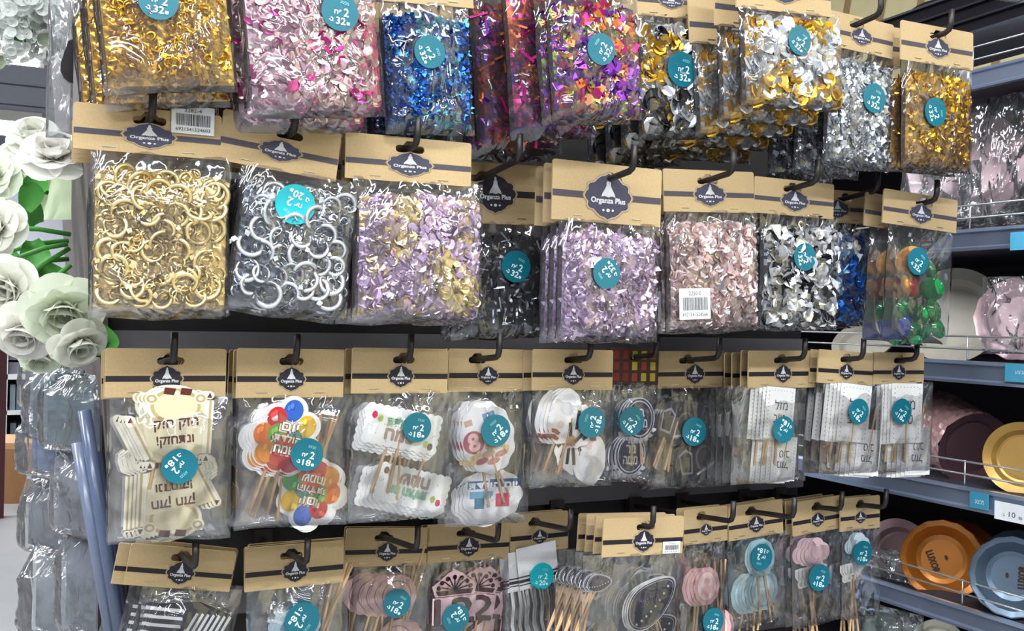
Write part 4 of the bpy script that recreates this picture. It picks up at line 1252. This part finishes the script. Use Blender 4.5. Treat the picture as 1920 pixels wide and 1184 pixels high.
for i, (px, py, rp, D, ax, az) in enumerate([(-12, 425, 60, 1.5, -.5, .1), (38, 300, 56, 1.7, -.3, .5), (100, 285, 66, 1.45, -.1, .8), (12, 545, 66, 1.46, -.5, -.3), (118, 590, 78, 1.34, .0, -.5), (44, 628, 64, 1.42, -.3, -.6), (150, 650, 56, 1.33, .3, -.7), (-20, 330, 60, 1.6, -.6, .3), (60, 520, 44, 1.6, -.4, -.2), (62, 250, 50, 1.62, -.2, .7), (76, 672, 44, 1.5, -.1, -.8)]):
    P_ = PY(px, py, D)
    rose(bq, P_, rp * .98 / FPX * (P_ - CAM).dot(Fw), Vector((ax, -.8, az)), i + 3, RC[i % 3])
GR, GR2 = c(74, 150, 62), c(52, 112, 50)
for (a, b, D) in [((0, 345), (90, 362), 1.6), ((8, 428), (132, 440), 1.55), ((38, 482), (126, 458), 1.54), ((34, 534), (130, 466), 1.55), ((62, 500), (128, 486), 1.58), ((74, 552), (132, 498), 1.53), ((20, 470), (128, 452), 1.58)]:
    p, q = PY(*a, D), PY(*b, D + .02)
    g = G(); g.tube([p, (p + q) / 2 + Vector((0, 0, .003)), q], .0034, GR, 7); g.build('stem', 'leaf', bq, True)
rl = random.Random(5)
for (px, py, D, wd, ln, dx, dz) in [(48, 395, 1.57, .016, .05, .3, 1), (22, 400, 1.6, .02, .055, -1, .2), (60, 452, 1.58, .02, .05, .2, -1), (30, 470, 1.6, .024, .06, -1, -.5), (84, 500, 1.58, .018, .05, .6, -.8), (92, 556, 1.52, .018, .045, .4, -1), (70, 420, 1.59, .018, .045, -.6, .9), (8, 500, 1.58, .022, .05, -.7, -.7), (62, 545, 1.54, .014, .04, -.2, -1), (176, 612, 1.36, .02, .05, .4, -1), (40, 360, 1.62, .016, .05, .8, .5), (12, 310, 1.66, .018, .05, .3, -1)]:
    g = G(); petal(g, PY(px, py, D), Vector((dx, -.3, dz)), Vector((0, -1, 0)), wd, ln, .12, jit(rl, GR, .25)); g.build('leaf', 'leaf', bq, True)
# pale green paper collar
g = G(); vs = []
for j in range(9):
    for i in range(9):
        u, v = i / 8, j / 8
        p = PY(58 + 76 * u, 262 + 150 * v, 1.66 + .04 * math.sin(u * 3 + v * 2))
        vs.append(p + Vector((0, .006 * math.sin(v * 9), 0)))
g.add(vs, [(j * 9 + i, j * 9 + i + 1, j * 9 + i + 10, j * 9 + i + 9) for j in range(8) for i in range(8)], c(226, 242, 204))
g.build('wrapping_paper', 'petal', bq, True)
# white hydrangea spray, top left
hy = empty('hydrangea_spray', PY(45, 30, 1.6), 'spray of white hydrangea blossoms at the top left corner', 'flower spray')
rnd = random.Random(12)
for hx, hyy, hr in ((25, -10, 78), (85, 20, 62), (20, 70, 50), (80, 86, 34)):
    Cn = PY(hx, hyy, 1.66)
    R = hr / FPX * (Cn - CAM).dot(Fw)
    g = G()
    for k in range(90):
        d = Vector((rnd.gauss(0, 1), rnd.gauss(-.5, 1), rnd.gauss(0, 1))).normalized()
        b = Cn + d * R * rnd.uniform(.72, 1.0)
        x = d.orthogonal().normalized(); y = d.cross(x)
        q = jit(rnd, c(244, 248, 244), .05)
        for m_ in range(4):
            a = m_ * PI / 2 + k
            petal(g, b, x * math.cos(a) + y * math.sin(a) + d * .35, d, R * .14, R * .26, .1, q, 2, 3)
    g.build('blossom_head', 'petal', hy, True)
    g = G(); g.tube([Cn, Cn + Vector((.03, .02, -.0)), Cn + Vector((.09, .04, .03))], .003, GR2, 6); g.build('stem', 'leaf', hy, True)
for px, py in ((96, 70), (8, 112)):
    g = G(); petal(g, PY(px, py, 1.6), Vector((-.6, -.4, -.5)), Vector((0, -1, 0)), .01, .03, .1, c(120, 130, 108)); g.build('leaf', 'leaf', hy, True)
# clear sleeve along the end of the rack and the black drop-shaped end cap
def sheet(name, px0, py0, px1, py1, D, T, seed, label, cat, mt='film_haze', yaw=0, crk=.003):
    a, b = PY(px0, py0, D), PY(px1, py1, D)
    o = ob(name, film_mesh(abs(b.x - a.x), a.z - b.z, T, seed, name, crk, mt))
    o.location = ((a.x + b.x) / 2, D, a.z)
    o.rotation_euler = (0, 0, math.radians(yaw))
    return tag(o, label, cat)
sheet('plastic_sleeve', 93, -60, 136, 262, 1.37, .02, 81, 'tall clear plastic sleeve hanging at the upper left edge of the rack', 'plastic sleeve')
g = G()
dp = [(math.sin(t) * (.5 - .5 * math.cos(t) * .8) * .022, .034 * -math.cos(t)) for t in [0]]
D_ = 1.33
pts = [(137, 75), (128, 78), (120, 100), (113, 122), (112, 132), (118, 146), (128, 155), (137, 158)]
q3 = [PY(x, y, D_) for x, y in pts]
cen = q3[0].copy()
g.slab([(p.x - cen.x, p.z - cen.z) for p in q3][::-1][::-1], -.004, .004, BLACK)
o = g.build('end_cap', 'gloss'); o.location = cen
tag(o, 'black drop-shaped plastic end cap at the upper left edge of the rack', 'end cap')
# bags on the end of the rack, facing left
eb = [(168, 700, 850, .05, 1.50, c(92, 112, 122), 'grey teal bag hanging on the rack end beside the scroll toppers'), (190, 850, 1010, .04, 1.47, c(120, 122, 132), 'clear bag on the rack end left of the scroll toppers'),
      (206, 1000, 1200, .05, 1.45, c(96, 104, 120), 'lowest clear bag on the rack end, nearest the striped toppers'), (130, 690, 830, .06, 1.75, c(84, 104, 116), 'clear bag on the rack end above the blue bag'),
      (126, 775, 895, .09, 1.80, c(104, 120, 160), 'blue tinted bag hanging on the rack end above the floor'), (118, 900, 1040, .06, 1.85, c(112, 116, 126), 'clear bag on the rack end below the blue bag'),
      (136, 1030, 1200, .09, 1.75, c(128, 132, 138), 'crumpled clear bag at the lower left edge of the rack end'), (104, 660, 770, .05, 2.1, c(104, 84, 90), 'far clear bag on the rack end beside the white bookcase')]
for i, (px, y0, y1, T, D, q, lab) in enumerate(eb):
    a, b = PY(px, y0, D), PY(px, y1, D)
    a = a - Vector((.018, 0, 0))
    r = empty('hanging_bag', a, lab, 'plastic bag', 'bags hanging on the end of the rack')
    r.rotation_euler = (0, 0, math.radians(-62))
    L = a.z - b.z
    ob('plastic_bag', film_mesh(.15, L, T, 90 + i, crinkle=.006, mt='film_haze'), r)
    g = G(); g.box((-.055, -.006, -L * .9), (.055, .006, -L * .12), q); g.build('insert_card', 'gloss', r)
for i, (x0, y0, x1, y1, D, q) in enumerate([(158, 770, 236, 1260, 1.345, c(84, 96, 122)), (178, 850, 246, 1260, 1.35, c(60, 70, 94)), (146, 830, 220, 1260, 1.36, c(104, 114, 136))]):
    a, b = PY(x0, y0, D), PY(x1, y1, D)
    g = G(); g.tube([(0, 0, 0), (b - a) * .5, b - a], .008, q, 10)
    o = g.build('cellophane_roll', 'gloss', None, True); o.location = a
    tag(o, ['long blue grey cellophane roll leaning on the rack end, topmost', 'long dark blue cellophane roll leaning nearest the rack', 'long pale cellophane roll leaning furthest left'][i], 'cellophane roll', 'rolls leaning on the rack end')

# ------------------------------------------------------------------ far left background
pb = PZ(92, 945)
bx0 = empty('cardboard_box', pb, 'open brown cardboard box standing on the grey floor at left', 'box')
k = pb.y / 1934 * 1.12
W_, H_ = .52, .42
CB, CB2 = c(150, 108, 68), c(188, 150, 106)
g = G()
g.box((-W_, 0, 0), (0, .01, H_), CB); g.box((-W_, .36, 0), (0, .37, H_), CB2); g.box((-W_, .01, 0), (-W_ + .01, .36, H_), CB); g.box((-.01, .01, 0), (0, .36, H_), CB2); g.box((-W_, .01, 0), (0, .36, .01), CB)
g.build('body', 'matte', bx0)
g = G(); g.add([(0, 0, H_), (0, .37, H_), (.1, .34, H_ + .03), (.1, .03, H_ + .03)], [(0, 1, 2, 3)], CB2); g.build('flap', 'matte', bx0)
g = G(); g.add([(-W_, .37, H_), (0, .37, H_), (-.02, .45, H_ + .06), (-W_, .45, H_ + .06)], [(0, 1, 2, 3)], CB2); g.build('flap', 'matte', bx0)
bx0.rotation_euler = (0, 0, math.radians(-18))
DB = pb.y + .7
def bp(px, py, D=DB): return PY(px, py, D)
bc = empty('bookcase', bp(50, 900), 'white bookcase far left behind the cardboard box', 'bookcase')
x0, x1 = bp(10, 800).x, bp(94, 800).x
z = lambda py: bp(50, py).z
for nm, a, b in (('shelf', (x0, z(712)), (x1, z(702))), ('shelf', (x0, z(778)), (x1, z(770))), ('shelf', (x0, z(652)), (x1, z(640))), ('base', (x0, 0.0), (x1, z(846)))):
    g = G(); g.box((a[0], DB, a[1]), (b[0], DB + .35, b[1]), c(206, 210, 216)); g.build(nm, 'matte', bc)
for xx in (x0 - .02, x1):
    g = G(); g.box((xx, DB, 0), (xx + .03, DB + .35, z(560)), c(196, 200, 208)); g.build('side', 'matte', bc)
g = G(); g.box((x0, DB + .33, 0), (x1, DB + .35, z(560)), c(70, 70, 80)); g.build('back', 'matte', bc)
g = G(); g.box((bp(64, 800).x, DB - .005, z(846)), (x1, DB + .01, z(778))  , c(200, 204, 212)); g.build('door', 'matte', bc)
FC = [c(120, 136, 152), c(92, 104, 118), c(132, 146, 160), c(74, 66, 66), c(140, 118, 96), c(70, 58, 60)]
for i in range(6):
    a, b = bp(18 + i * 12, 770).x, bp(28 + i * 12, 770).x
    g = G(); g.box((a, DB + .03, z(770)), (b, DB + .28, z(722 + (i % 3) * 3)), FC[i]); o = g.build('binder', 'gloss')
    tag(o, 'binder on the middle bookcase shelf, %s' % ['leftmost, grey blue', 'second, dark slate', 'third, pale blue grey', 'fourth, dark brown', 'fifth, tan', 'rightmost, near black'][i], 'binder', 'binders on the bookcase')
for i in range(3):
    a, b = bp(20 + i * 14, 770).x, bp(31 + i * 14, 770).x
    g = G(); g.box((a, DB + .03, z(846)), (b, DB + .28, z(794 + (i % 2) * 4)), FC[(i + 1) % 3]); o = g.build('binder', 'gloss')
    tag(o, 'binder on the lower bookcase shelf, %s' % ['left one', 'middle one with a pale disc', 'right one beside the white door'][i], 'binder', 'binders on the bookcase')
for i, (y0, y1) in enumerate(((656, 676), (680, 702))):
    r = empty('storage_box', (bp(50, 700).x, DB + .03, z(y1)), ['upper grey storage box with an oval yellow label', 'lower grey storage box with an oval yellow label'][i], 'storage box', 'storage boxes on the bookcase')
    hw = (x1 - x0) * .45
    g = G(); g.box((-hw, 0, 0), (hw, .26, z(y0) - z(y1)), c(104, 108, 118)); g.build('body', 'gloss', r)
    g = G(); g.slab(circ(0, (z(y0) - z(y1)) / 2, hw * .36, (z(y0) - z(y1)) * .3, n=20), -.004, 0, c(206, 210, 160)); g.build('label', 'print', r)
pc = bp(-4, 800, DB - 1.2)
g = G(); g.box((pc.x - .08, DB - 1.2, 0), (pc.x + .05, DB - 1.1, bp(0, 600, DB - 1.2).z), c(70, 26, 36))
o = g.build('display_stand', 'matte'); tag(o, 'dark red upright stand at the left edge of the frame', 'stand')

for r_ in (bq, hy, bc):
    for ch in r_.children:
        ch.matrix_parent_inverse = Matrix.Translation(-r_.location)
